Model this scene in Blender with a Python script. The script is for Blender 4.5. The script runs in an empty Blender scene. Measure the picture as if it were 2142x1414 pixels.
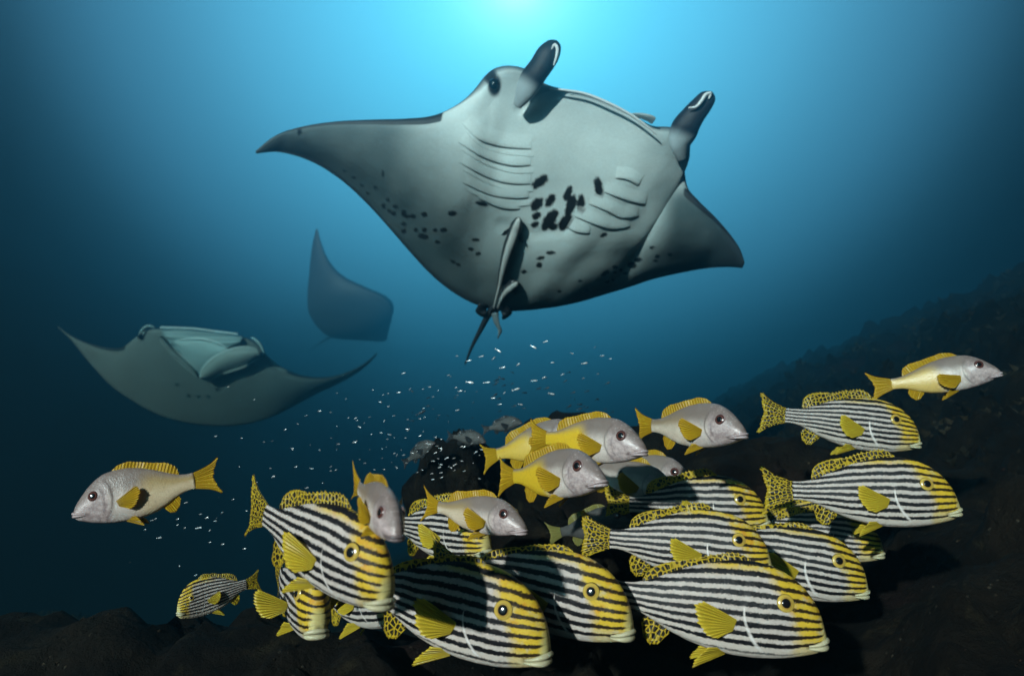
import bpy, math, random
import numpy as np
from mathutils import Vector, Matrix, noise
from mathutils.bvhtree import BVHTree

sc = bpy.context.scene
R = math.radians
rng = np.random.default_rng(7)
random.seed(7)

# ------------------------------------------------------------------ camera
PITCH = R(11.0)
FPX = 1428.0                      # focal length in photo pixels (24 mm lens)
cam_d = bpy.data.cameras.new('camera')
cam_d.lens = 24.0
cam_d.sensor_width = 36.0
cam_d.clip_start = 0.02
cam_d.clip_end = 400.0
cam_d.dof.use_dof = True
cam_d.dof.focus_distance = 1.35
cam_d.dof.aperture_fstop = 3.8
cam = bpy.data.objects.new('camera', cam_d)
sc.collection.objects.link(cam)
cam.rotation_euler = (R(90) + PITCH, 0, 0)
sc.camera = cam

# ------------------------------------------------------------------ world: light inside the water column
GLOW = Vector((9 / FPX, 1, 750 / FPX)).normalized()          # where the surface glow stands, camera axes
cp, sp = math.cos(PITCH), math.sin(PITCH)
GLOW = Vector((GLOW.x, GLOW.y * cp - GLOW.z * sp, GLOW.y * sp + GLOW.z * cp))
world = bpy.data.worlds.new('World')
sc.world = world
world.use_nodes = True
wn, wl = world.node_tree.nodes, world.node_tree.links
wn.clear()
w_tc = wn.new('ShaderNodeTexCoord')
w_dot = wn.new('ShaderNodeVectorMath'); w_dot.operation = 'DOT_PRODUCT'
w_dot.inputs[1].default_value = GLOW
w_nrm = wn.new('ShaderNodeVectorMath'); w_nrm.operation = 'NORMALIZE'
w_scl = wn.new('ShaderNodeVectorMath'); w_scl.operation = 'MULTIPLY'
w_scl.inputs[1].default_value = (.97, 1, 1)                 # the bright patch of surface is wider than high
wl.new(w_tc.outputs['Generated'], w_scl.inputs[0])
wl.new(w_scl.outputs[0], w_nrm.inputs[0])
wl.new(w_nrm.outputs[0], w_dot.inputs[0])
w_ac = wn.new('ShaderNodeMath'); w_ac.operation = 'ARCCOSINE'
wl.new(w_dot.outputs['Value'], w_ac.inputs[0])
w_dg = wn.new('ShaderNodeMath'); w_dg.operation = 'MULTIPLY'
w_dg.inputs[1].default_value = 1.0 / R(90)
wl.new(w_ac.outputs[0], w_dg.inputs[0])
w_rp = wn.new('ShaderNodeValToRGB')
wl.new(w_dg.outputs[0], w_rp.inputs[0])
ramp = [(0, (1.3, 2.2, 2.3)), (2.5, (.55, 1.55, 1.80)), (6.0, (.30, 1.20, 1.60)), (10, (.228, .94, 1.36)), (15, (.190, .71, 1.08)),
        (20, (.150, .52, .81)), (24, (.112, .365, .58)), (28, (.080, .250, .41)), (31.0, (.052, .158, .262)), (34, (.022, .066, .108)),
        (38, (.0045, .014, .024)), (45, (.0005, .002, .004)), (90, (.0001, .0005, .001))]
el = w_rp.color_ramp.elements
while len(el) < len(ramp):
    el.new(0.5)
for e, (a, c) in zip(el, ramp):
    e.position = a / 90.0
    e.color = (*[q / 3.0 for q in c], 1)
w_rp.color_ramp.interpolation = 'B_SPLINE'
w_bg = wn.new('ShaderNodeBackground')
w_bg.inputs['Strength'].default_value = 3.0
wl.new(w_rp.outputs[0], w_bg.inputs['Color'])
w_out = wn.new('ShaderNodeOutputWorld')
wl.new(w_bg.outputs[0], w_out.inputs['Surface'])

# ------------------------------------------------------------------ sun
sun_d = bpy.data.lights.new('sun', 'SUN')
sun_d.energy = 4.8
sun_d.angle = R(1.5)
sun_d.color = (1.0, 0.965, 0.93)
sun = bpy.data.objects.new('sun', sun_d)
sc.collection.objects.link(sun)
TO_SUN = Vector((-0.48, -0.81, 0.275)).normalized()
sun.rotation_euler = TO_SUN.to_track_quat('Z', 'Y').to_euler()
sun.location = TO_SUN * 30

sc.view_settings.view_transform = 'Standard'
sc.view_settings.look = 'None'
sc.view_settings.gamma = 1.0
sc.view_settings.exposure = 0.0
sc.view_settings.use_curve_mapping = False
sc.render.engine = 'CYCLES'
sc.cycles.use_denoising = True
sc.cycles.max_bounces = 4
sc.cycles.diffuse_bounces = 2
sc.cycles.glossy_bounces = 2
sc.cycles.transmission_bounces = 3
sc.cycles.transparent_max_bounces = 6
sc.cycles.volume_bounces = 0
sc.cycles.use_adaptive_sampling = True
sc.cycles.adaptive_threshold = 0.015
sc.cycles.caustics_reflective = False
sc.cycles.caustics_refractive = False


# ------------------------------------------------------------------ helpers
def at(px, py, d):
    """photo pixel + distance along the view axis -> world point"""
    x = (px - 1071.0) / FPX * d
    y = (707.0 - py) / FPX * d
    return np.array([x, d * cp - y * sp, d * sp + y * cp])


def pix(p):
    """world points -> photo pixels, the inverse of at()"""
    p = np.asarray(p)
    d = p[..., 1] * cp + p[..., 2] * sp
    y = -p[..., 1] * sp + p[..., 2] * cp
    return p[..., 0] / d * FPX + 1071.0, 707.0 - y / d * FPX


def mesh_data(name, verts, faces, mat=None, uv=None, col=None, smooth=True, attrs=None):
    me = bpy.data.meshes.new(name)
    me.from_pydata(np.asarray(verts, float).tolist(), [], faces)
    if smooth:
        me.polygons.foreach_set('use_smooth', np.ones(len(me.polygons), bool))
    n = len(me.loops)
    if uv is not None:
        li = np.empty(n, np.int32)
        me.loops.foreach_get('vertex_index', li)
        l = me.uv_layers.new(name='skin')
        l.data.foreach_set('uv', np.asarray(uv, np.float32)[li].ravel())
    if col is not None:
        a = me.color_attributes.new('tint', 'FLOAT_COLOR', 'POINT')
        c = np.ones((len(verts), 4), np.float32)
        c[:, :3] = col
        a.data.foreach_set('color', c.ravel())
    if attrs:
        for k, v in attrs.items():
            a = me.attributes.new(k, 'FLOAT', 'POINT')
            a.data.foreach_set('value', np.asarray(v, np.float32))
    if mat:
        me.materials.append(mat)
    me.update()
    return me


def add(name, me, parent=None):
    o = bpy.data.objects.new(name, me)
    sc.collection.objects.link(o)
    if parent:
        o.parent = parent
    return o


def tag(o, label=None, cat=None, group=None, kind=None):
    if label: o['label'] = label
    if cat: o['category'] = cat
    if group: o['group'] = group
    if kind: o['kind'] = kind
    return o


def empty(name, loc=(0, 0, 0)):
    o = bpy.data.objects.new(name, None)
    o.empty_display_size = 0.1
    sc.collection.objects.link(o)
    o.location = loc
    return o


def grid_faces(n, m, closed=False, off=0, flip=False):
    f = []
    mm = m if closed else m - 1
    for i in range(n - 1):
        for j in range(mm):
            a = off + i * m + j
            b = off + i * m + (j + 1) % m
            q = (a, b, b + m, a + m)
            f.append(q[::-1] if flip else q)
    return f


def cr(pts, n):
    """smooth resampling of control rows (Catmull-Rom with uniform knots)"""
    p = np.asarray(pts, float)
    k = len(p)
    t = np.linspace(0, k - 1, n)
    i = np.clip(t.astype(int), 0, k - 2)
    f = (t - i)[:, None]
    p0 = p[np.clip(i - 1, 0, k - 1)]; p1 = p[i]; p2 = p[i + 1]; p3 = p[np.clip(i + 2, 0, k - 1)]
    return 0.5 * ((2 * p1) + (-p0 + p2) * f + (2 * p0 - 5 * p1 + 4 * p2 - p3) * f ** 2 + (-p0 + 3 * p1 - 3 * p2 + p3) * f ** 3)


def sstep(a, b, x):
    t = np.clip((np.asarray(x, float) - a) / (b - a), 0, 1)
    return t * t * (3 - 2 * t)


def curve_fn(tab):
    t = np.asarray(tab, float)
    xs = np.linspace(t[0, 0], t[-1, 0], 600)
    ys = np.interp(xs, t[:, 0], t[:, 1])
    k = np.hanning(31); k /= k.sum()
    pad = np.concatenate([2 * ys[0] - ys[15:0:-1], ys, 2 * ys[-1] - ys[-2:-17:-1]])
    ys = np.convolve(pad, k, 'valid')
    return lambda x: np.interp(x, xs, ys)


def tube(path, rad, nseg=14, flat=1.0, up=None):
    """swept tube: path (n,3), rad (n,), flat = ratio of the second axis. returns verts, faces, ring angle"""
    path = np.asarray(path, float); n = len(path)
    rad = np.asarray(rad, float)
    tan = np.gradient(path, axis=0)
    tan /= np.linalg.norm(tan, axis=1)[:, None] + 1e-9
    up = np.array([0, 0, 1.0]) if up is None else np.asarray(up, float)
    if up.ndim == 1:
        up = np.tile(up, (n, 1))
    a = np.cross(tan, up); a /= np.linalg.norm(a, axis=1)[:, None] + 1e-9
    b = np.cross(a, tan)
    th = np.linspace(0, 2 * np.pi, nseg, endpoint=False)
    fl = np.asarray(flat, float) * np.ones(n)
    v = path[:, None] + rad[:, None, None] * (np.cos(th)[None, :, None] * a[:, None] + np.sin(th)[None, :, None] * b[:, None] * fl[:, None, None])
    f = grid_faces(n, nseg, True)
    verts = v.reshape(-1, 3)
    c0 = len(verts); verts = np.vstack([verts, path[0] , path[-1]])
    for j in range(nseg):
        f.append((c0, (j + 1) % nseg, j))
        f.append((c0 + 1, (n - 1) * nseg + j, (n - 1) * nseg + (j + 1) % nseg))
    ang = np.concatenate([np.tile(th, n), [0, 0]])
    return verts, f, ang


# ------------------------------------------------------------------ material helpers
class NT:
    def __init__(s, name):
        s.m = bpy.data.materials.new(name)
        s.m.use_nodes = True
        s.t = s.m.node_tree
        s.t.nodes.clear()
        s.out = s.n('ShaderNodeOutputMaterial')

    def n(s, kind, **kw):
        x = s.t.nodes.new(kind)
        for k, v in kw.items():
            setattr(x, k, v)
        return x

    def l(s, a, b):
        s.t.links.new(a, b)

    def val(s, sock, v):
        if hasattr(v, 'is_output'):
            s.l(v, sock)
        else:
            sock.default_value = v

    def math(s, op, a, b=0.0, c=0.0, clamp=False):
        x = s.n('ShaderNodeMath', operation=op)
        x.use_clamp = clamp
        s.val(x.inputs[0], a); s.val(x.inputs[1], b); s.val(x.inputs[2], c)
        return x.outputs[0]

    def step(s, v, a, b):
        x = s.n('ShaderNodeMapRange', interpolation_type='SMOOTHSTEP')
        s.val(x.inputs[0], v); s.val(x.inputs[1], a); s.val(x.inputs[2], b)
        return x.outputs[0]

    def mix(s, f, a, b, blend='MIX'):
        x = s.n('ShaderNodeMix', data_type='RGBA', blend_type=blend)
        s.val(x.inputs[0], f)
        s.val(x.inputs[6], a if hasattr(a, 'is_output') else (*a, 1))
        s.val(x.inputs[7], b if hasattr(b, 'is_output') else (*b, 1))
        return x.outputs[2]

    def noise(s, vec, scale, detail=3, rough=0.55, dist=0.0):
        x = s.n('ShaderNodeTexNoise')
        if vec is not None: s.l(vec, x.inputs['Vector'])
        x.inputs['Scale'].default_value = scale
        x.inputs['Detail'].default_value = detail
        x.inputs['Roughness'].default_value = rough
        x.inputs['Distortion'].default_value = dist
        return x.outputs[0]

    def voro(s, vec, scale, feature='F1', out='Distance', rand=1.0):
        x = s.n('ShaderNodeTexVoronoi', feature=feature)
        if vec is not None: s.l(vec, x.inputs['Vector'])
        x.inputs['Scale'].default_value = scale
        x.inputs['Randomness'].default_value = rand
        return x.outputs[out]

    def bump(s, h, strength=0.3, dist=0.01):
        x = s.n('ShaderNodeBump')
        x.inputs['Strength'].default_value = strength
        x.inputs['Distance'].default_value = dist
        s.l(h, x.inputs['Height'])
        return x.outputs[0]

    def finish(s, col, rough=0.5, spec=0.4, normal=None, metal=0.0, transl=0.0, sss=0.0, coat=0.0):
        p = s.n('ShaderNodeBsdfPrincipled')
        s.val(p.inputs['Base Color'], col if hasattr(col, 'is_output') else (*col, 1))
        s.val(p.inputs['Roughness'], rough)
        s.val(p.inputs['Specular IOR Level'], spec)
        s.val(p.inputs['Metallic'], metal)
        p.inputs['Coat Weight'].default_value = coat
        p.inputs['Coat Roughness'].default_value = 0.15
        if normal is not None: s.l(normal, p.inputs['Normal'])
        sh = p.outputs[0]
        if transl:
            t = s.n('ShaderNodeBsdfTranslucent')
            s.val(t.inputs['Color'], col if hasattr(col, 'is_output') else (*col, 1))
            mx = s.n('ShaderNodeMixShader')
            mx.inputs[0].default_value = transl
            s.l(sh, mx.inputs[1]); s.l(t.outputs[0], mx.inputs[2])
            sh = mx.outputs[0]
        s.l(sh, s.out.inputs['Surface'])
        return s.m

    def uvxy(s):
        u = s.n('ShaderNodeUVMap', uv_map='skin')
        sp_ = s.n('ShaderNodeSeparateXYZ')
        s.l(u.outputs[0], sp_.inputs[0])
        return u.outputs[0], sp_.outputs[0], sp_.outputs[1]

    def attr(s, name, kind='GEOMETRY', out='Fac'):
        a = s.n('ShaderNodeAttribute', attribute_name=name, attribute_type=kind)
        return a.outputs[out]


def rand_offset(t, vec):
    """shift a texture vector by the object's own random number, so no two fish share a pattern"""
    seed = t.attr('seed', 'OBJECT')
    cmb = t.n('ShaderNodeCombineXYZ')
    t.l(seed, cmb.inputs[2])
    add_ = t.n('ShaderNodeVectorMath', operation='ADD')
    t.l(vec, add_.inputs[0]); t.l(cmb.outputs[0], add_.inputs[1])
    return add_.outputs[0]


# ---- sweetlips skin: black and white stripes, yellow face
t = NT('sweetlips_skin')
uvv, ux, uw = t.uvxy()                 # ux: along the body, uw: stripe coordinate
zt = t.attr('zeta')                    # -1 belly .. 1 back
vec = rand_offset(t, uvv)
wav = t.math('SUBTRACT', t.noise(vec, 7, 2), 0.5)
fuz = t.math('SUBTRACT', t.noise(vec, 70, 4, .75), 0.5)
fuz2 = t.math('SUBTRACT', t.noise(vec, 240, 2, .6), 0.5)
ph = t.math('ADD', t.math('MULTIPLY', uw, t.attr('stripes', 'OBJECT')), t.math('MULTIPLY', wav, 3.6))
ph = t.math('ADD', ph, t.attr('shift', 'OBJECT'))
ph = t.math('ADD', ph, t.math('ADD', t.math('MULTIPLY', fuz, 3.0), t.math('MULTIPLY', fuz2, 2.6)))
sn = t.math('SINE', ph)
bellyfade = t.step(zt, -0.95, -0.62)
thr = t.math('ADD', -0.07, t.math('MULTIPLY', t.math('SUBTRACT', 1.0, bellyfade), 1.1))
face = t.math('SUBTRACT', ux, t.math('MULTIPLY', t.math('MAXIMUM', zt, -.2), 0.10))
face = t.math('ADD', face, t.math('MULTIPLY', t.math('SUBTRACT', t.noise(vec, 22, 3), .5), 0.07))
face = t.math('ADD', face, t.attr('mask', 'OBJECT'))
facem = t.step(face, 0.175, 0.118)
thr = t.math('ADD', thr, t.math('MULTIPLY', facem, t.math('ADD', -.15, t.math('MULTIPLY', t.noise(vec, 26, 4, .65), .95))))
thr = t.math('ADD', thr, t.math('MULTIPLY', t.step(t.noise(vec, 16, 3), .60, .74), .45))
snoutm = t.step(ux, 0.030, 0.006)
thr = t.math('ADD', thr, t.math('MULTIPLY', snoutm, 0.9))
blk = t.step(t.math('SUBTRACT', sn, thr), -0.36, 0.30)
pal = t.mix(t.noise(vec, 40, 3), (.58, .52, .475), (.36, .33, .31))
pal = t.mix(t.math('MULTIPLY', t.step(zt, -.3, -.8), .45), pal, (.66, .60, .52))
nape = t.math('MULTIPLY', t.step(zt, 0.66, 0.96), t.step(ux, 0.52, 0.36))
yel = t.mix(t.noise(vec, 30, 4, .65), (.68, .47, .025), (.50, .34, .04))
yel = t.mix(t.step(t.noise(vec, 14, 4, .6), .55, .72), yel, (.56, .27, .02))
yel = t.mix(t.math('MULTIPLY', t.step(t.noise(vec, 19, 5, .7), .52, .68), .65), yel, (.44, .42, .33))
body = t.mix(t.math('MAXIMUM', facem, nape), pal, yel)
chin = t.math('MULTIPLY', t.step(zt, -0.35, -0.8), facem)
body = t.mix(t.math('MULTIPLY', chin, .7), body, (.62, .55, .36))
body = t.mix(t.math('MULTIPLY', snoutm, .7), body, (.50, .49, .25))
# white edge of the gill cover
gx = t.math('SUBTRACT', ux, t.math('SUBTRACT', 0.318, t.math('MULTIPLY', t.math('MULTIPLY', zt, zt), 0.11)))
gl = t.math('MULTIPLY', t.math('ADD', .35, t.math('MULTIPLY', t.noise(vec, 18, 2), .9), clamp=True), t.math('MULTIPLY', t.step(t.math('ABSOLUTE', gx), t.math('ADD', .004, t.math('MULTIPLY', t.step(zt, .1, -.7), .010)), 0.002), t.step(t.math('ABSOLUTE', t.math('ADD', zt, .36)), 0.50, 0.36)))
blk = t.math('MULTIPLY', blk, t.math('SUBTRACT', 1.0, gl))
body = t.mix(gl, body, (.70, .68, .66))
dark = t.mix(facem, (.007, .007, .009), (.024, .014, .005))
col = t.mix(blk, body, dark)
col = t.mix(t.math('MULTIPLY', t.attr('cleft'), .9), col, (.03, .018, .012))
scl = t.voro(vec, 95, 'SMOOTH_F1')
nb = t.bump(t.math('ADD', t.math('MULTIPLY', scl, .6), t.math('MULTIPLY', t.noise(vec, 30, 4), .8)), 0.24, 0.005)
M_SW = t.finish(col, t.mix(t.noise(vec, 60, 3), (.42,) * 3, (.64,) * 3), 0.22, nb)

# ---- sweetlips fins: yellow net around black spots
def spotted_fin(name, scale, rim, clear):
    t = NT(name)
    uvv, ux, uy = t.uvxy()
    vec = rand_offset(t, uvv)
    e = t.voro(vec, scale, 'DISTANCE_TO_EDGE', rand=0.8)
    sp_ = t.step(e, rim, rim + 0.09)
    edge = t.step(t.attr('outer'), .86, .93)
    sp_ = t.math('MULTIPLY', sp_, t.math('SUBTRACT', 1.0, t.math('MULTIPLY', edge, .8)))
    sp_ = t.math('MULTIPLY', sp_, t.math('SUBTRACT', 1.0, clear))
    y = t.mix(t.noise(vec, 25, 3), (.70, .50, .02), (.50, .36, .03))
    c = t.mix(sp_, y, (.012, .010, .010))
    ray = t.attr('ray')
    c = t.mix(t.math('MULTIPLY', t.step(ray, .75, .95), .35), c, (.62, .50, .10))
    return t.finish(c, 0.45, 0.4, t.bump(ray, 0.5, 0.004), transl=0.32)

M_SWF = spotted_fin('sweetlips_spotted_fin', 44, 0.075, 0.0)

def plain_fin(name, ca, cb, transl=0.34):
    t = NT(name)
    uvv, ux, uy = t.uvxy()
    vec = rand_offset(t, uvv)
    c = t.mix(t.noise(vec, 30, 4, .6), ca, cb)
    ray = t.attr('ray')
    c = t.mix(t.math('MULTIPLY', t.step(ray, .35, .05), .5), c, tuple(x * .45 for x in ca))
    c = t.mix(t.math('MULTIPLY', t.step(t.attr('outer'), .75, 1.0), .35), c, tuple(min(1, x * 1.3 + .04) for x in ca))
    return t.finish(c, 0.42, 0.4, t.bump(ray, 0.6, 0.004), transl=transl)

M_SWP = plain_fin('sweetlips_yellow_fin', (.76, .57, .03), (.60, .46, .05))
M_SNF = plain_fin('snapper_yellow_fin', (.66, .40, .012), (.52, .33, .02))
M_DKF = plain_fin('dark_fish_fin', (.035, .04, .045), (.02, .025, .03), 0.1)
M_SHADEF = plain_fin('snapper_shaded_fin', (.27, .25, .06), (.17, .17, .06), 0.2)  # shaded copy of the yellow fin, the shade put into its colour

# ---- snapper skin: grey above, silver flank, yellow towards the tail
t = NT('snapper_skin')
uvv, ux, uw = t.uvxy()
zt = t.attr('zeta')
vec = rand_offset(t, uvv)
yl = t.attr('yellow', 'OBJECT')
n1 = t.noise(vec, 12, 4)
back = t.mix(n1, (.165, .130, .116), (.240, .195, .172))
flank = t.mix(t.step(t.noise(vec, 13, 5, .65), .35, .65), (.64, .565, .51), (.52, .455, .415))
bm = t.step(t.math('ADD', zt, t.math('MULTIPLY', t.math('SUBTRACT', n1, .5), .5)), -0.20, 0.50)
col = t.mix(bm, flank, back)
head = t.step(ux, 0.27, 0.22)
hcol = t.mix(t.step(t.noise(vec, 26, 6, .72), .36, .64), (.56, .47, .46), (.33, .26, .262))
hcol = t.mix(t.math('MULTIPLY', t.step(zt, -.05, .7), .8), hcol, (.155, .122, .110))
hcol = t.mix(t.math('MULTIPLY', t.step(t.voro(vec, 55, 'F1'), .30, .12), .35), hcol, (.66, .60, .58))
col = t.mix(head, col, hcol)
ym = t.math('ADD', t.math('MULTIPLY', t.step(ux, .30, .62), 1.25), t.math('MULTIPLY', t.step(zt, .75, -.3), .35))
ym = t.math('MULTIPLY', t.step(ym, .35, 1.15), yl, clamp=True)
ym = t.math('MULTIPLY', ym, t.step(zt, 1.05, .35), clamp=True)
col = t.mix(ym, col, (.64, .42, .02))
col = t.mix(t.math('MULTIPLY', t.attr('cleft'), .85), col, (.05, .025, .025))
col = t.mix(t.math('MULTIPLY', t.attr('plate'), .70), col, (.11, .085, .085))
scl = t.voro(vec, 120, 'SMOOTH_F1')
col = t.mix(t.math('MULTIPLY', t.step(scl, .42, .75), .20), col, (.14, .115, .10))
sp2 = t.math('MULTIPLY', t.attr('spot', 'OBJECT'), 1.0)
dx = t.math('SUBTRACT', ux, .47); dz = t.math('MULTIPLY', t.math('SUBTRACT', zt, .28), .14)
dd = t.math('SQRT', t.math('ADD', t.math('MULTIPLY', dx, dx), t.math('MULTIPLY', dz, dz)))
col = t.mix(t.math('MULTIPLY', t.step(dd, .024, .016), sp2, clamp=True), col, (.02, .015, .012))
nb = t.bump(t.math('ADD', t.math('MULTIPLY', scl, .7), t.math('MULTIPLY', t.noise(vec, 26, 5), 1.0)), 0.12, 0.006)
M_SN = t.finish(col, t.mix(t.noise(vec, 45, 3), (.26,) * 3, (.50,) * 3), 0.6, nb, metal=0.0)

t = NT('dark_fish_skin')
uvv, ux, uw = t.uvxy()
vec = rand_offset(t, uvv)
c = t.mix(t.noise(vec, 14, 4), (.035, .038, .04), (.075, .075, .07))
M_DK = t.finish(c, .5, .4, t.bump(t.voro(vec, 100, 'SMOOTH_F1'), .3, .005))

def lip_mat(name, a, b):
    t = NT(name)
    tc = t.n('ShaderNodeTexCoord')
    c = t.mix(t.noise(tc.outputs['Object'], 45, 4, .6), a, b)
    return t.finish(c, 0.42, 0.45, t.bump(t.noise(tc.outputs['Object'], 110, 3), .35, .003))

M_SWL = lip_mat('sweetlips_lip', (.56, .52, .38), (.42, .41, .22))
M_SNL = lip_mat('snapper_lip', (.52, .44, .44), (.36, .28, .29))
M_DKL = lip_mat('snapper_dark_lip', (.10, .085, .085), (.20, .16, .165))

def eye_mat(name, rim, iris_out, iris_in, r0):
    t = NT(name)
    uvv, ux, uy = t.uvxy()
    tc = t.n('ShaderNodeTexCoord')
    c = t.mix(t.step(ux, r0 - .10, r0), iris_in, iris_out)
    c = t.mix(t.math('MULTIPLY', t.noise(uvv, 9, 3), .45), c, tuple(x * .35 for x in iris_in))
    c = t.mix(t.step(ux, .84, .90), c, rim)
    return t.finish(c, 0.22, 0.5, coat=0.2)

M_SWE = eye_mat('sweetlips_eye', (.012, .010, .006), (.60, .43, .08), (.44, .29, .06), .66)
M_SNE = eye_mat('snapper_eye', (.36, .27, .27), (.055, .020, .016), (.13, .045, .035), .74)
t = NT('pupil_black')
M_PUP = t.finish((.006, .006, .007), 0.06, 0.6, coat=0.6)


# ------------------------------------------------------------------ fish
SPECIES = {}
SPECIES['sweetlips'] = dict(
    body=.82,
    top=[(0, -.048), (.006, -.020), (.018, .018), (.04, .058), (.075, .102), (.12, .138), (.17, .163), (.22, .178), (.28, .186), (.36, .182), (.45, .164), (.54, .136),
         (.62, .102), (.69, .070), (.75, .053), (.79, .049), (.82, .050)],
    bot=[(0, -.092), (.008, -.108), (.03, -.124), (.06, -.134), (.1, -.146), (.15, -.158), (.2, -.166), (.27, -.172), (.35, -.172), (.44, -.162), (.53, -.140), (.6, -.114),
         (.66, -.086), (.71, -.063), (.76, -.050), (.79, -.047), (.82, -.048)],
    wid=[(0, .022), (.01, .034), (.03, .045), (.06, .055), (.1, .061), (.15, .067), (.2, .071), (.27, .073), (.35, .071), (.45, .063), (.55, .055), (.65, .038), (.72, .026),
         (.78, .017), (.82, .010)],
    eye=(.162, .052, .039), mouth=(.068, -.088, .0142), gill=(.318, .11),
    dorsal=(.285, .715, [(0, .0), (.04, .040), (.12, .052), (.3, .050), (.5, .044), (.62, .050), (.78, .064), (.9, .060), (.97, .040), (1, .0)]),
    anal=(.595, .700, .088), caudal=(.155, .035), pect=(.352, -.052, .175, .085), pelv=(.385, .155),
    skin=M_SW, fin=M_SWF, pec=M_SWP, lip=M_SWL, eyem=M_SWE, pupil=.47, spiny=True)
SPECIES['snapper'] = dict(
    body=.80,
    top=[(0, -.034), (.008, -.014), (.025, .010), (.055, .040), (.1, .082), (.15, .118), (.21, .146), (.28, .156), (.37, .155), (.46, .138), (.55, .110), (.63, .078), (.70, .054),
         (.76, .046), (.80, .048)],
    bot=[(0, -.058), (.01, -.070), (.03, -.082), (.07, -.096), (.12, -.112), (.18, -.126), (.26, -.138), (.35, -.143), (.44, -.140), (.53, -.126), (.6, -.102), (.66, -.074),
         (.72, -.053), (.77, -.046), (.80, -.046)],
    wid=[(0, .016), (.01, .028), (.03, .038), (.07, .050), (.12, .061), (.18, .068), (.26, .072), (.35, .071), (.45, .062), (.55, .048), (.65, .033), (.72, .022), (.77, .015), (.80, .010)],
    eye=(.150, .042, .040), mouth=(.096, -.056, .0115), gill=(.272, .085),
    dorsal=(.27, .70, [(0, .0), (.05, .030), (.2, .042), (.45, .038), (.6, .044), (.78, .060), (.9, .056), (.97, .036), (1, .0)]),
    anal=(.57, .68, .075), caudal=(.150, .065), pect=(.300, -.045, .19, .070), pelv=(.33, .145),
    skin=M_SN, fin=M_SNF, pec=M_SNF, lip=M_SNL, eyem=M_SNE, pupil=.50, spiny=False)


def fin_grid(base, tip, rows, nrm, thick=.0022, ray=.0016, rays=12, curve=None, rag=.05):
    """a membrane between a base line and an outer line: two skins, closed rim, raised rays"""
    base = np.asarray(base); tip = np.asarray(tip); n = len(base)
    v = np.linspace(0, 1, rows)
    u = np.linspace(0, 1, n)
    saw_ = abs(((u * rays) % 1.0) - .5) * 2
    rr_ = np.random.default_rng(int(abs(base[0, 0]) * 9000 + n)).uniform(-1, 1, rays + 2)
    ragv = 1 - rag * (1 - saw_) + rag * .8 * np.interp(u * rays, np.arange(rays + 2), rr_)
    tip = base + (tip - base) * ragv[:, None]
    P = base[:, None] + (tip - base)[:, None] * v[None, :, None]
    if curve is not None:
        P = P + np.asarray(curve)[None, None] * (v * v)[None, :, None]
    nr = np.asarray(nrm, float); nr = nr / np.linalg.norm(nr)
    th = .6 * thick * (1 - .75 * v)[None, :] + ray * .5 * (np.cos(2 * np.pi * rays * u)[:, None]) * (1 - .6 * v)[None, :]
    th = np.maximum(th, .0004)
    wav = .004 * np.sin(u * 9)[:, None] * v[None, :]
    A = P + nr * (th + wav)[..., None]; B = P - nr * (th - wav)[..., None]
    verts = np.vstack([A.reshape(-1, 3), B.reshape(-1, 3)])
    k = n * rows
    f = grid_faces(n, rows) + grid_faces(n, rows, off=k, flip=True)
    for i in range(n - 1):
        a = i * rows + rows - 1
        f.append((a, k + a, k + a + rows, a + rows))
    for j in range(rows - 1):
        f.append((j, k + j, k + j + 1, j + 1)[::-1])
        a = (n - 1) * rows + j
        f.append((a, k + a, k + a + 1, a + 1))
    ln = np.linalg.norm(tip - base, axis=1)
    wd = np.concatenate([[0], np.cumsum(np.linalg.norm(np.diff((base + tip) * .5, axis=0), axis=1))])
    uv = np.stack([np.repeat(wd, rows), (ln[:, None] * v[None]).ravel()], 1)
    uv = np.vstack([uv, uv])
    outer = {'outer': np.tile(np.tile(v, n), 2), 'ray': np.tile(np.repeat(.5 + .5 * np.cos(2 * np.pi * rays * u), rows), 2)}
    return verts, f, uv, outer


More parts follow.
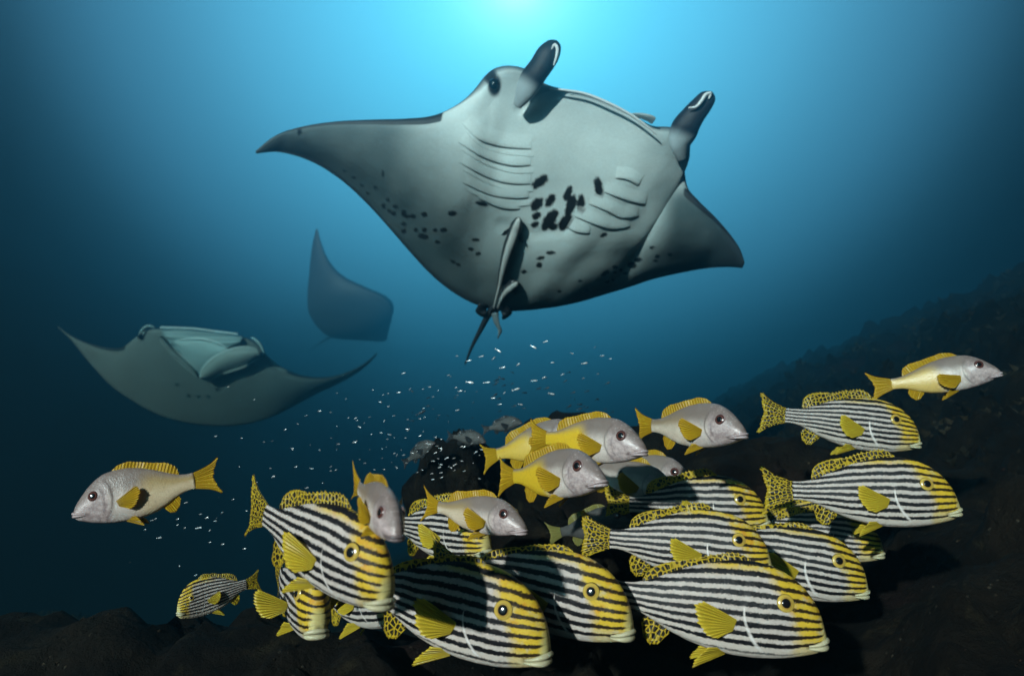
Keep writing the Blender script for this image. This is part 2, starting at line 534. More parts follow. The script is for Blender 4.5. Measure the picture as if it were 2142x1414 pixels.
def make_fish(name, species, label, snout, tail, roll=0.0, bend=(0, 0), pect=(30, 8), group=None, yellow=0.0, spot=0.0,
              detail=1.0, cat='fish', mats=None, dorsal=1.0, seed=None, deep=1.0, pect_up=24):
    S = dict(SPECIES[species])
    if mats: S.update(mats)
    sd = seed if seed is not None else random.random() * 40
    lr = np.random.default_rng(int(sd * 1000) % 100000)
    top, bot, wid = curve_fn(S['top']), curve_fn(S['bot']), curve_fn(S['wid'])
    top_, bot_ = (lambda x: top(x) * deep), (lambda x: bot(x) * deep)
    LB = S['body']
    deep = deep * lr.uniform(.96, 1.05)
    bend = (bend[0] + lr.uniform(-4, 4), bend[1] + lr.uniform(-6, 8))
    # ---- spine bend
    bh, bt = R(bend[0]), R(bend[1])
    ss = np.linspace(-.06, 1.1, 500)
    th = np.where(ss < .42, bh * (np.clip((.42 - ss) / .42, 0, 1.1)) ** 1.3, bt * (np.clip((ss - .42) / .58, 0, 1.3)) ** 1.4)
    sgn = np.where(ss < .42, 1, -1)
    ang = th * sgn
    i0 = np.argmin(abs(ss - .42))
    dxs = -np.cos(ang); dys = -np.sin(ang)
    px = np.cumsum(dxs) * (ss[1] - ss[0]); py = np.cumsum(dys) * (ss[1] - ss[0])
    px -= px[i0]; py -= py[i0]

    def warp(V):
        V = np.array(V, float)
        s = V[:, 0]
        X = np.interp(s, ss, px); Y = np.interp(s, ss, py); A = np.interp(s, ss, ang)
        # tangent (towards the snout) is (cos A, sin A); left normal (-sin A, cos A)
        out = V.copy()
        out[:, 0] = X - np.sin(A) * V[:, 1]
        out[:, 1] = Y + np.cos(A) * V[:, 1]
        return out

    root = empty(name)
    tag(root, label, cat, group)

    def part(nm, verts, faces, mat, uv=None, attrs=None, parent=root, smooth=True):
        o = add(nm, mesh_data(nm, warp(verts), faces, mat, uv, None, smooth, attrs), parent)
        o['seed'] = sd
        return o

    # ---- body
    nx = int(100 * detail); nr = int(52 * detail)
    xs = LB * np.linspace(0, 1, nx) ** 1.25
    phi = np.linspace(0, 2 * np.pi, nr, endpoint=False)
    ex, ez, er = S['eye']
    gx0, gcv = S['gill']

    def surf(x, s_phi, c_phi):
        t_, b_, w_ = top_(x), bot_(x), wid(x)
        zc = (t_ + b_) / 2 - (t_ - b_) * .05; h1 = t_ - zc; h0 = zc - b_
        z = zc + np.where(s_phi > 0, h1, h0) * s_phi
        y = w_ * np.sign(c_phi) * abs(c_phi) ** .86 * (1 - .22 * np.clip(s_phi, 0, 1) ** 2)
        return y, z

    X, PH = np.meshgrid(xs, phi, indexing='ij')
    Y, Z = surf(X, np.sin(PH), np.cos(PH))
    zeta = (Z - bot_(X)) / (top_(X) - bot_(X)) * 2 - 1
    sgny = np.sign(np.cos(PH))
    xg = gx0 - gcv * zeta ** 2
    step = sstep(.006, -.006, X - xg) * sstep(.0, .06, X) * np.clip(1.2 - abs(zeta), 0, 1)
    Y = Y * (1 + .075 * step)
    xp = gx0 * .80 - gcv * .9 * (zeta + .1) ** 2                       # preopercle edge
    Y = Y * (1 + .035 * sstep(.006, -.006, X - xp) * np.clip(1 - abs(zeta), 0, 1))
    Y += sgny * .010 * np.exp(-((X - ex) ** 2 + (Z - ez) ** 2) / (.052 ** 2)) * (abs(np.cos(PH)) > .1)
    # mouth cleft running back from the lips
    mx, mz, mr = S['mouth']
    Y *= 1 - .10 * np.exp(-((Z - (mz - .012 * X / mx)) / .007) ** 2) * sstep(mx * 1.25, mx * .7, X)
    cleft = np.exp(-((Z - (mz - .014 * X / mx)) / .0075) ** 2) * sstep(mx * 1.3, mx * 1.0, X)
    plate = np.maximum(np.exp(-((X - xg) / .006) ** 2) * sstep(1, .6, abs(zeta)), .6 * np.exp(-((X - xp) / .006) ** 2) * sstep(.8, .4, abs(zeta)))
    hb = (top_(X) - bot_(X)) / .355
    sw = (Z + .01) / (.50 + .50 * hb)
    V = np.stack([X, Y, Z], -1).reshape(-1, 3)
    uv = np.stack([X, sw], -1).reshape(-1, 2)
    f = grid_faces(nx, nr, True)
    k = len(V)
    V = np.vstack([V, [[-.004, 0, (top_(0) + bot_(0)) / 2], [LB + .004, 0, (top_(LB) + bot_(LB)) / 2]]])
    uv = np.vstack([uv, [[0, 0], [LB, 0]]])
    zet = np.concatenate([zeta.ravel(), [0, 0]])
    for j in range(nr):
        f.append((k, (j + 1) % nr, j))
        f.append((k + 1, (nx - 1) * nr + j, (nx - 1) * nr + (j + 1) % nr))
    bo = part('body', V, [q[::-1] for q in f], S['skin'], uv, {'zeta': zet, 'cleft': np.concatenate([cleft.ravel(), [1, 0]]), 'plate': np.concatenate([plate.ravel(), [0, 0]])})
    bo['yellow'] = yellow; bo['spot'] = spot
    bo['stripes'] = 2 * math.pi / lr.uniform(.0335, .0405); bo['shift'] = float(lr.uniform(0, 6.28)); bo['mask'] = float(lr.uniform(-.018, .022))

    # ---- lips
    a = np.linspace(-np.pi / 2, np.pi / 2, 25)
    wy = float(wid(mx)) * 1.0
    for nm, dz, rr, fx in (('upper_lip', mr * .86, mr * .88, 0), ('lower_lip', -mr * .94, mr * .98, .003)):
        px_ = mx - (mx + .002 - fx) * np.cos(a) ** .75
        path = np.stack([px_, wy * np.sin(a) * (.86 + .14 * np.cos(a)), mz + dz * (.35 + .65 * np.cos(a)) - .016 * (1 - np.cos(a))], 1)
        rad = rr * (.30 + .70 * np.cos(a) ** .8)
        v, ff, _ = tube(path, rad, 12, .88)
        part(nm, v, ff, S['lip'])
    # ---- eyes
    for s in (1, -1):
        cy = float(surf(np.array(ex), np.array((ez - ((top_(ex) + bot_(ex)) / 2 - (top_(ex) - bot_(ex)) * .05)) / (top_(ex) - ((top_(ex) + bot_(ex)) / 2 - (top_(ex) - bot_(ex)) * .05))), np.array(1.0))[0])
        q = (ez - ((top_(ex) + bot_(ex)) / 2 - (top_(ex) - bot_(ex)) * .05)) / (top_(ex) - ((top_(ex) + bot_(ex)) / 2 - (top_(ex) - bot_(ex)) * .05))
        cy = float(wid(ex)) * (1 - q * q) ** .43 * (1 - .22 * q * q) + .0085
        cen = np.array([ex, s * (cy - er * .12), ez])
        nrm = np.array([-.16, s * 1.0, .22]); nrm /= np.linalg.norm(nrm)
        e1 = np.cross(nrm, [0, 0, 1.0]); e1 /= np.linalg.norm(e1); e2 = np.cross(nrm, e1)

        def dome(r, hgt, nseg, nring, lift=0.0):
            vs, us = [], []
            for i in range(nring + 1):
                rho = i / nring
                hh = hgt * math.sqrt(max(0, 1 - rho * rho)) + lift
                for j in range(nseg):
                    A = 2 * math.pi * j / nseg
                    vs.append(cen + (e1 * math.cos(A) + e2 * math.sin(A)) * r * rho + nrm * hh)
                    us.append((rho, j / nseg))
            for j in range(nseg):                      # skirt down into the head
                A = 2 * math.pi * j / nseg
                vs.append(cen + (e1 * math.cos(A) + e2 * math.sin(A)) * r * .9 - nrm * r * .5)
                us.append((1, j / nseg))
            fs = grid_faces(nring + 2, nseg, True)
            return np.array(vs), (fs if s > 0 else [q_[::-1] for q_ in fs]), np.array(us)
        v, ff, u_ = dome(er, er * .42, 28, 7)
        eo = part('eye', v, ff, S['eyem'], u_)
        v, ff, u_ = dome(er * S['pupil'], er * .10, 20, 5, er * .42 * math.sqrt(1 - S['pupil'] ** 2) + er * .005)
        part('pupil', v, ff, M_PUP, u_, parent=eo)
    # ---- dorsal fin
    d0, d1, prof = S['dorsal']
    nd = int(64 * detail)
    u = np.linspace(0, 1, nd)
    bx = d0 + (d1 - d0) * u
    hp = np.array(prof)
    hgt = np.interp(u, hp[:, 0], hp[:, 1]) * dorsal
    hgt = np.convolve(np.pad(hgt, 2, 'edge'), np.ones(5) / 5, 'valid')
    if S['spiny']:
        saw = (u * 20) % 1.0
        hgt = hgt * np.where(u < .60, .72 + .28 * saw, 1.0)
    base = np.stack([bx, np.zeros(nd), top_(bx) - .006], 1)
    tip = base + np.stack([hgt * .45, .004 * np.sin(u * 14 + sd), hgt + .006], 1)
    v, ff, uv_, ou = fin_grid(base, tip, 8, (0, 1, 0), .0030, .0022, 20)
    part('dorsal_fin', v, ff, S['fin'], uv_, ou)
    # ---- tail fin
    ch, fork = S['caudal']
    nt = 41
    u = np.linspace(-1, 1, nt)
    hb0 = float(top_(LB)) * .92
    base = np.stack([np.full(nt, LB - .012), np.zeros(nt), u * hb0], 1)
    tipx = 1.0 - fork * (1 - abs(u) ** 1.5) - .020 * sstep(.9, 1.0, abs(u))
    tip = np.stack([tipx, .012 * np.sin(u * 2.2 + sd), np.sign(u) * abs(u) ** .95 * ch], 1)
    v, ff, uv_, ou = fin_grid(base, tip, 16, (0, 1, 0), .0040, .0022, 16)
    # hollow the upper and lower edges
    vv = ((v[:, 0] - (LB - .012)) / (1 - LB + .012)).clip(0, 1)
    v[:, 2] *= 1 - .20 * np.sin(np.pi * vv) * sstep(.3, 1, abs(np.tile(np.repeat(u, 16), 2)))
    part('tail_fin', v, ff, S['fin'], uv_, ou)
    # ---- anal fin
    a0, a1, ah = S['anal']
    na = 25
    u = np.linspace(0, 1, na)
    bx = a0 + (a1 - a0) * u
    hg = ah * np.interp(u, [0, .12, .35, .7, 1], [.15, .75, 1, .8, .35])
    base = np.stack([bx, np.zeros(na), bot_(bx) + .006], 1)
    tip = base + np.stack([.55 * hg, np.zeros(na), -hg - .004], 1)
    v, ff, uv_, ou = fin_grid(base, tip, 8, (0, 1, 0), .0028, .0018, 9)
    part('anal_fin', v, ff, S['fin'], uv_, ou)
    # ---- paired fins
    for s, sp_ in ((1, pect[0]), (-1, pect[1])):
        fx, fz, fl, fw = S['pect']
        n_ = 23
        u = np.linspace(0, 1, n_)
        y0 = float(wid(fx)) * .99
        A = R(sp_)
        direc = np.array([math.cos(A), s * math.sin(A), math.sin(R(pect_up))]); direc /= np.linalg.norm(direc)
        wdir = np.array([-.25, 0, 1.0]); wdir -= direc * wdir.dot(direc); wdir /= np.linalg.norm(wdir)
        nn = np.cross(direc, wdir)
        bc = np.array([fx, s * y0, fz])
        fan = np.radians(np.interp(u, [0, .35, .75, 1], [-46, -24, -4, 5]))
        prof = np.interp(u, [0, .2, .45, .7, .88, 1], [.40, .66, .84, .97, 1.0, .90])
        base = bc + wdir[None] * ((u - .5) * .046)[:, None]
        tip = base + (direc[None] * np.cos(fan)[:, None] + wdir[None] * np.sin(fan)[:, None]) * (fl * prof)[:, None]
        v, ff, uv_, ou = fin_grid(base, tip, 10, nn, .0024, .0016, 11, curve=nn * s * -.012)
        part('pectoral_fin', v, ff, S['pec'], uv_, ou)
        fx, fl = S['pelv']
        base0 = np.array([fx, s * .022, float(bot_(fx)) + .012])
        direc = np.array([.84, s * .30, -.36]); direc /= np.linalg.norm(direc)
        wdir = np.array([.36, s * .25, .84]); wdir -= direc * wdir.dot(direc); wdir /= np.linalg.norm(wdir)
        nn = np.cross(direc, wdir)
        n_ = 15
        u = np.linspace(0, 1, n_)
        prof = np.interp(u, [0, .2, .5, 1], [1.0, .96, .8, .42])
        base = base0 + wdir[None] * ((u - .5) * .026)[:, None]
        tip = base0 + direc[None] * (fl * prof)[:, None] + wdir[None] * ((u - .3) * .055)[:, None]
        v, ff, uv_, ou = fin_grid(base, tip, 8, nn, .0024, .0016, 7)
        part('pelvic_fin', v, ff, S['pec'], uv_, ou)

    # ---- placement: snout and tail end go to two points in the water
    ends = warp(np.array([[0, 0, float(bot_(0) + top_(0)) / 2], [1.0, 0, 0]]))
    A, B = at(*snout), at(*tail)
    la = Vector(ends[0] - ends[1]); wa = Vector(A - B)
    sc_ = wa.length / la.length

    def frame(x, up):
        x = x.normalized()
        y = up.cross(x).normalized()
        return Matrix((x, y, x.cross(y))).transposed()
    Fl = frame(la, Vector((0, 0, 1)))
    Fw = frame(wa, Vector((0, 0, 1)))
    Rm = Fw @ Matrix.Rotation(R(roll), 3, 'X') @ Fl.transposed()
    loc = Vector(A) - (Rm @ Vector(ends[0])) * sc_
    root.matrix_world = Matrix.Translation(loc) @ Rm.to_4x4() @ Matrix.Scale(sc_, 4)
    return root


# ------------------------------------------------------------------ setting: the reef slope
t = NT('reef_rock')
tc = t.n('ShaderNodeTexCoord')
ob = tc.outputs['Object']
c = t.mix(t.step(t.noise(ob, 3.2, 6, .62), .38, .66), (.0032, .0030, .0026), (.0135, .0105, .007))
c = t.mix(t.step(t.noise(ob, 9.0, 5, .65, .6), .56, .70), c, (.020, .0165, .009))
c = t.mix(t.math('MULTIPLY', t.step(t.noise(ob, 1.1, 4, .6), .56, .68), .6), c, (.026, .011, .010))
c = t.mix(t.math('MULTIPLY', t.step(t.voro(ob, 46), .22, .08), t.step(t.noise(ob, 5.0, 3), .54, .66)), c, (.07, .062, .045))
hgt = t.math('ADD', t.noise(ob, 24, 8, .7), t.math('MULTIPLY', t.voro(ob, 18, 'SMOOTH_F1'), .6))
M_REEF = t.finish(c, 0.9, 0.12, t.bump(hgt, 0.9, 0.05))

nx_, ny_ = 430, 360
gu = np.linspace(-1, 1, nx_)
gx = 7.4 * np.sinh(3.3 * gu) / np.sinh(3.3) + 1.9
gv = np.linspace(0, 1, ny_)
gy = .20 + 19.0 * (np.exp(4.6 * gv) - 1) / (np.exp(4.6) - 1)
GX, GY = np.meshgrid(gx, gy, indexing='ij')


def smax(a, b, k):
    h = np.clip(.5 + .5 * (a - b) / k, 0, 1)
    return b + (a - b) * h + k * h * (1 - h)


def ground_base(x, y):
    slope = .475 * x - .76 - .06 * np.maximum(0, 1.2 - y)
    slope = 3.0 - smax(3.0 - slope, 0 * slope, .4)
    ledge = -.49 - .30 * np.maximum(0, 1.75 - y) - 1.1 * np.maximum(0, y - 2.05) - .05 * x
    z = smax(slope, ledge, .25)
    return np.maximum(z, -3.2 + .02 * x)


base = ground_base(GX, GY)
Zd = np.zeros_like(base); Dx = np.zeros_like(base)
bf, gxf, gyf = base.ravel(), GX.ravel(), GY.ravel()
zo = np.empty(len(bf)); xo = np.empty(len(bf))
for i in range(len(bf)):
    p = Vector((gxf[i], gyf[i], bf[i]))
    a = noise.fractal(p * 1.3, 1.0, 2.1, 4)
    b = noise.turbulence(p * 4.2, 4, True)
    zo[i] = .19 * a + .19 * (b - .55) + .05 * noise.noise(p * 11.0)
    xo[i] = .10 * noise.noise(p * 5.0 + Vector((9, 3, 1)))
amp = .55 + .85 * sstep(1.2, 5.0, gyf)
Vt = np.stack([gxf + xo, gyf, bf + zo * amp], 1)
ground_me = mesh_data('reef_slope', Vt, grid_faces(nx_, ny_, flip=True), M_REEF)
ground = tag(add('reef_slope', ground_me), 'dark coral covered reef slope rising to the right', None, None, 'structure')
g_bvh = BVHTree.FromPolygons([tuple(v) for v in Vt], [tuple(p.vertices) for p in ground_me.polygons])


def ground_z(x, y):
    h = g_bvh.ray_cast(Vector((x, y, 20)), Vector((0, 0, -1)))
    return h[0].z if h[0] else -2.0


# low growth on the rock: tufts of algae and stubby coral fingers
t = NT('reef_growth')
tc = t.n('ShaderNodeTexCoord')
c = t.mix(t.step(t.noise(tc.outputs['Object'], 2.6, 4), .42, .62), (.008, .007, .004), (.034, .027, .017))
c = t.mix(t.step(t.noise(tc.outputs['Object'], 7.0, 2), .60, .72), c, (.032, .015, .012))
M_GROW = t.finish(c, 0.85, 0.15, transl=.1)
gv_, gf_ = [], []
lr = np.random.default_rng(3)
cnt = 0
while cnt < 19000:
    y = .7 + 9.5 * lr.random() ** 1.35
    x = lr.uniform(-.8, 1.05) * (y * .95 + .3)
    z = ground_z(x, y)
    if z < -2.2: 
        cnt += 1; continue
    cnt += 1
    if noise.noise(Vector((x * 2.2, y * 2.2, 4))) < -.15: continue
    s = (.35 if y < 2.6 else 1.0) * (.005 + .014 * lr.random() ** 2) * (.55 + .55 * y)
    for b in range(lr.integers(4, 8)):
        an = lr.random() * 6.283; ln = s * lr.uniform(.5, 1.2); tl = lr.uniform(.2, 1.3)
        ca, sa = math.cos(an), math.sin(an)
        w = s * .34
        p0 = np.array([x, y, z - .006])
        tip = p0 + np.array([ca * ln * tl, sa * ln * tl, ln])
        mid = p0 + np.array([ca * ln * tl * .35, sa * ln * tl * .35, ln * .55])
        q = np.array([-sa * w, ca * w, 0]); q2 = np.array([ca * w * .7, sa * w * .7, 0])
        k = len(gv_)
        gv_ += [p0 - q, p0 + q, mid - q * 1.1, mid + q * 1.1, mid + q2 * 1.3, tip]
        gf_ += [(k, k + 1, k + 3, k + 2), (k + 2, k + 3, k + 5), (k + 1, k + 4, k + 3), (k, k + 2, k + 4), (k + 3, k + 4, k + 5), (k + 4, k + 2, k + 5)]
grow = tag(add('reef_growth', mesh_data('reef_growth', gv_, gf_, M_GROW, smooth=False)), 'low algae and stubby coral growth covering the dark reef', 'reef growth', None, 'stuff')


def rock(name, label, c, r, seed, sub=5, squash=(1, 1, 1)):
    import bmesh
    bm = bmesh.new()
    bmesh.ops.create_icosphere(bm, subdivisions=sub, radius=1.0)
    V = np.array([v.co[:] for v in bm.verts]); F_ = [tuple(v.index for v in f.verts) for f in bm.faces]
    bm.free()
    sq = np.array(squash)
    out = []
    for p in V:
        q = Vector(p) * 1.5 + Vector((seed, seed * .7, 3))
        d = 1 + .30 * noise.fractal(q, 1.0, 2.1, 3) + .14 * (noise.turbulence(q * 2.6, 4, True) - .5)
        out.append(p * d * r * sq)
    o = add(name, mesh_data(name, out, F_, M_REEF))
    o.location = c
    return tag(o, label, 'rock', 'coral boulders behind the fish')


c0 = at(955, 1090, 2.55)
rock('coral_boulder', 'dark speckled coral boulder left of the yellow snappers', c0, .30, 2.3, squash=(.62, .8, 1.12))
c0 = at(1225, 1052, 2.75)
rock('coral_boulder', 'dark rounded coral boulder rising behind the middle yellow snappers', c0, .36, 7.1, squash=(1.05, .9, .98))
c0 = at(1545, 1035, 2.35)
rock('coral_boulder', 'long smooth dark boulder behind the striped fish on the right', c0, .30, 11.7, squash=(1.35, .8, .62))
c0 = at(1110, 1180, 1.95)
rock('coral_boulder', 'low dark grey boulder glimpsed between the crowded fish in the middle', c0, .17, 15.2, squash=(1.2, .8, .92))

# ------------------------------------------------------------------ mantas
t = NT('manta_skin')
tint = t.attr('tint', 'GEOMETRY', 'Color')
tc = t.n('ShaderNodeTexCoord')
ob = tc.outputs['Object']
mot = t.mix(t.noise(ob, 5.5, 6, .65), (.90,) * 3, (1.06,) * 3)
c = t.mix(1.0, tint, mot, 'MULTIPLY')
grain = t.mix(t.noise(ob, 110, 4, .75), (.80,) * 3, (1.18,) * 3)
c = t.mix(1.0, c, grain, 'MULTIPLY')
hb_ = t.math('ADD', t.math('MULTIPLY', t.noise(ob, 9, 5, .6), 1.0), t.math('MULTIPLY', t.noise(ob, 160, 2), .10))
M_MAN = t.finish(c, 0.55, 0.3, t.bump(hb_, 0.12, 0.03))
t = NT('manta_black'); M_MBLK = t.finish((.014, .017, .020), .45, .4)
t = NT('manta_white'); M_MWHT = t.finish((.80, .84, .84), .5, .35)
t = NT('manta_mouth')
tc = t.n('ShaderNodeTexCoord')
M_MMOU = t.finish(t.mix(t.noise(tc.outputs['Object'], 9, 4), (.30, .36, .37), (.46, .52, .52)), .5, .3)


def manta_body(st, N=220, M=110, blunt=None, tintf=None):
    """st rows: LEx LEy LEd  TEx TEy TEd  below above front ; returns mesh arrays
    a wing surface between a leading and a trailing edge, thick in the middle, thin at tips and trailing edge"""
    S_ = cr(st, N)
    LE = np.array([at(*r[:3]) for r in S_]); TE = np.array([at(*r[3:6]) for r in S_])
    tb, ta, fr = S_[:, 6], S_[:, 7], np.clip(S_[:, 8], 0, 1)
    v = np.linspace(0, 1, M) ** 1.15
    P = LE[:, None] + (TE - LE)[:, None] * v[None, :, None]
    du = np.gradient(P, axis=0); dv = np.gradient(P, axis=1)
    for _ in range(6):
        du[1:-1] = (du[:-2] + du[1:-1] * 2 + du[2:]) / 4
    nrm = np.cross(du, dv)
    nrm /= np.linalg.norm(nrm, axis=-1)[..., None] + 1e-9
    for _ in range(24):                                   # even normals keep the skin from creasing
        nrm[1:-1] = (nrm[:-2] + nrm[1:-1] * 2 + nrm[2:]) / 4
        nrm /= np.linalg.norm(nrm, axis=-1)[..., None] + 1e-9
    view = P / np.linalg.norm(P, axis=-1)[..., None]
    sg = np.sign((nrm * -view).sum(-1).mean())
    nrm *= sg
    foil = (v ** .55) * (1 - v) ** .9
    foil = foil / foil.max()
    prof = foil[None] * (1 - fr[:, None]) + np.maximum(foil[None], (1 - v)[None] ** .8 * (.55 + .45 * sstep(0, .25, v))[None]) * fr[:, None]
    prof = prof + .010
    B = P + nrm * (tb[:, None] * prof)[..., None]
    T = P - nrm * (ta[:, None] * prof)[..., None]
    U = np.linspace(-1, 1, N)[:, None] * np.ones((1, M)); Vv = np.ones((N, 1)) * v[None]
    return B, T, U, Vv, nrm


def manta_mesh(B, T, colB, colT, mat, name, parent):
    N, M = B.shape[:2]
    k = N * M
    verts = np.vstack([B.reshape(-1, 3), T.reshape(-1, 3)])
    cols = np.vstack([colB.reshape(-1, 3), colT.reshape(-1, 3)])
    f = grid_faces(N, M) + grid_faces(N, M, off=k, flip=True)
    for i in range(N - 1):
        a = i * M
        f.append((a, a + M, k + a + M, k + a))
        a = i * M + M - 1
        f.append((a, k + a, k + a + M, a + M))
    for j in range(M - 1):
        f.append((j, k + j, k + j + 1, j + 1))
        a = (N - 1) * M + j
        f.append((a, a + 1, k + a + 1, k + a))
    me = mesh_data(name, verts, f, mat, None, cols)
    me.validate()
    o = add(name, me, parent)
    return o, BVHTree.FromPolygons([tuple(x) for x in B.reshape(-1, 3)], grid_faces(N, M))


def drop(bvh, px, py, lift=0.0):
    """point of the belly seen through a photo pixel, lifted off the skin towards the viewer"""
    d = Vector(at(px, py, 1.0)).normalized()
    h = bvh.ray_cast(Vector((0, 0, 0)), d)
    if h[0] is None: return None, None
    n_ = h[1]
    if n_.dot(d) > 0: n_ = -n_
    return np.array(h[0] + n_ * lift), np.array(n_)


# ---- the big manta, belly towards us
m1 = empty('manta_ray')
tag(m1, 'big manta ray with pale spotted belly gliding over the reef', 'manta ray')
#       LE                 TE                    below above front
ST1 = [(535, 316, 3.10, 536, 322, 3.10, .004, .004, 0),
       (575, 285, 3.08, 585, 319, 3.12, .012, .010, 0),
       (630, 266, 3.05, 650, 338, 3.17, .022, .016, 0),
       (700, 255, 3.02, 712, 376, 3.22, .034, .024, 0),
       (775, 251, 2.99, 768, 427, 3.27, .048, .034, 0),
       (845, 249, 2.96, 818, 482, 3.32, .064, .050, 0),
       (905, 243, 2.93, 858, 528, 3.37, .082, .070, .05),
       (955, 222, 2.90, 893, 566, 3.41, .098, .090, .15),
       (998, 190, 2.87, 924, 594, 3.44, .108, .105, .4),
       (1040, 148, 2.85, 953, 615, 3.46, .112, .105, .6),
       (1090, 146, 2.85, 979, 630, 3.48, .114, .100, .65),
       (1140, 178, 2.85, 1003, 640, 3.50, .114, .080, .40),
       (1195, 193, 2.84, 1022, 646, 3.51, .114, .080, .40),
       (1255, 211, 2.84, 1040, 650, 3.51, .114, .080, .40),
       (1312, 236, 2.84, 1062, 651, 3.51, .114, .080, .40),
       (1362, 266, 2.85, 1090, 650, 3.50, .114, .080, .40),
       (1405, 272, 2.86, 1124, 647, 3.49, .113, .090, .5),
       (1438, 286, 2.88, 1168, 641, 3.47, .110, .112, .6),
       (1441, 318, 2.92, 1215, 631, 3.46, .100, .100, .35),
       (1428, 352, 2.97, 1262, 617, 3.45, .088, .080, .15),
       (1436, 392, 2.95, 1312, 602, 3.40, .072, .060, .05),
       (1462, 422, 2.94, 1364, 585, 3.34, .054, .042, 0),
       (1493, 452, 2.95, 1420, 572, 3.27, .036, .028, 0),
       (1522, 484, 2.97, 1476, 562, 3.20, .022, .016, 0),
       (1546, 518, 2.99, 1522, 559, 3.12, .012, .010, 0),
       (1557, 548, 3.02, 1553, 561, 3.06, .004, .004, 0)]
B, T, U, Vv, nrm = manta_body(ST1, 330, 190)
# relief of the belly: crease along the trailing wing, breastbone hollow, fold between head and gills
PX, PY = pix(B)


def segdist(px, py, pts):
    pts = np.asarray(pts, float)
    best = np.full(px.shape, 1e9)
    for a, b in zip(pts[:-1], pts[1:]):
        ab = b - a
        tt = np.clip(((px - a[0]) * ab[0] + (py - a[1]) * ab[1]) / (ab @ ab), 0, 1)
        best = np.minimum(best, np.hypot(px - a[0] - tt * ab[0], py - a[1] - tt * ab[1]))
    return best


crL = segdist(PX, PY, [(600, 303), (680, 345), (760, 390), (850, 455), (930, 540), (1000, 600)])
crR = segdist(PX, PY, [(1060, 590), (1150, 575), (1260, 540), (1380, 545), (1480, 545)])
rel = -.012 * np.exp(-(crL / 26) ** 2) - .006 * np.exp(-(crR / 26) ** 2)
rel += .020 * np.exp(-(segdist(PX, PY, [(985, 300), (1000, 400)]) / 45) ** 2)
rel -= .020 * np.exp(-(segdist(PX, PY, [(1090, 228), (1120, 205), (1165, 190)]) / 11) ** 2)
rel -= .008 * np.exp(-(segdist(PX, PY, [(1440, 300), (1395, 380), (1330, 470)]) / 22) ** 2)
rel -= .006 * np.exp(-(segdist(PX, PY, [(1180, 480), (1120, 490), (1050, 470)]) / 14) ** 2)
B = B + nrm * rel[..., None]
PX, PY = pix(B)
# own colouring and painted shade: white belly, grey trailing margin and wing ends, black spots
au = np.abs(U)
pale = np.array([.80, .89, .88]); grey = np.array([.070, .105, .112]); dk = np.array([.030, .036, .042])
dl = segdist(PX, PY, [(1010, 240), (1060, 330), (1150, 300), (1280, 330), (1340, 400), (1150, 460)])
w1 = .80 * sstep(215, 10, dl) + .20 * sstep(300, 60, dl)  # wings and rear fall off darker: shade put into the tint
w1 *= 1 - .95 * sstep(1345, 1425, PX) * sstep(350, 420, PY)  # right wing turned from the light, its shade painted in too
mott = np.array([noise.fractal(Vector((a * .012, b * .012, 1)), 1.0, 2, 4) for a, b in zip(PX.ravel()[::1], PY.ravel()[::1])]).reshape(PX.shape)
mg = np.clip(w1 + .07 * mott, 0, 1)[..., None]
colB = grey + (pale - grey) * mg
wing = np.clip(.10 * np.exp(-(segdist(PX, PY, [(650, 285), (800, 300), (930, 300)]) / 75) ** 2), 0, 1)[..., None]
colB = colB + (pale - colB) * wing
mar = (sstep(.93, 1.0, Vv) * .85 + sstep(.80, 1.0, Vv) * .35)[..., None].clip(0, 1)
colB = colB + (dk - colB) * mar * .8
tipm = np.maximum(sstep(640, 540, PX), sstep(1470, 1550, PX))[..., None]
colB = colB + (dk - colB) * tipm * .75
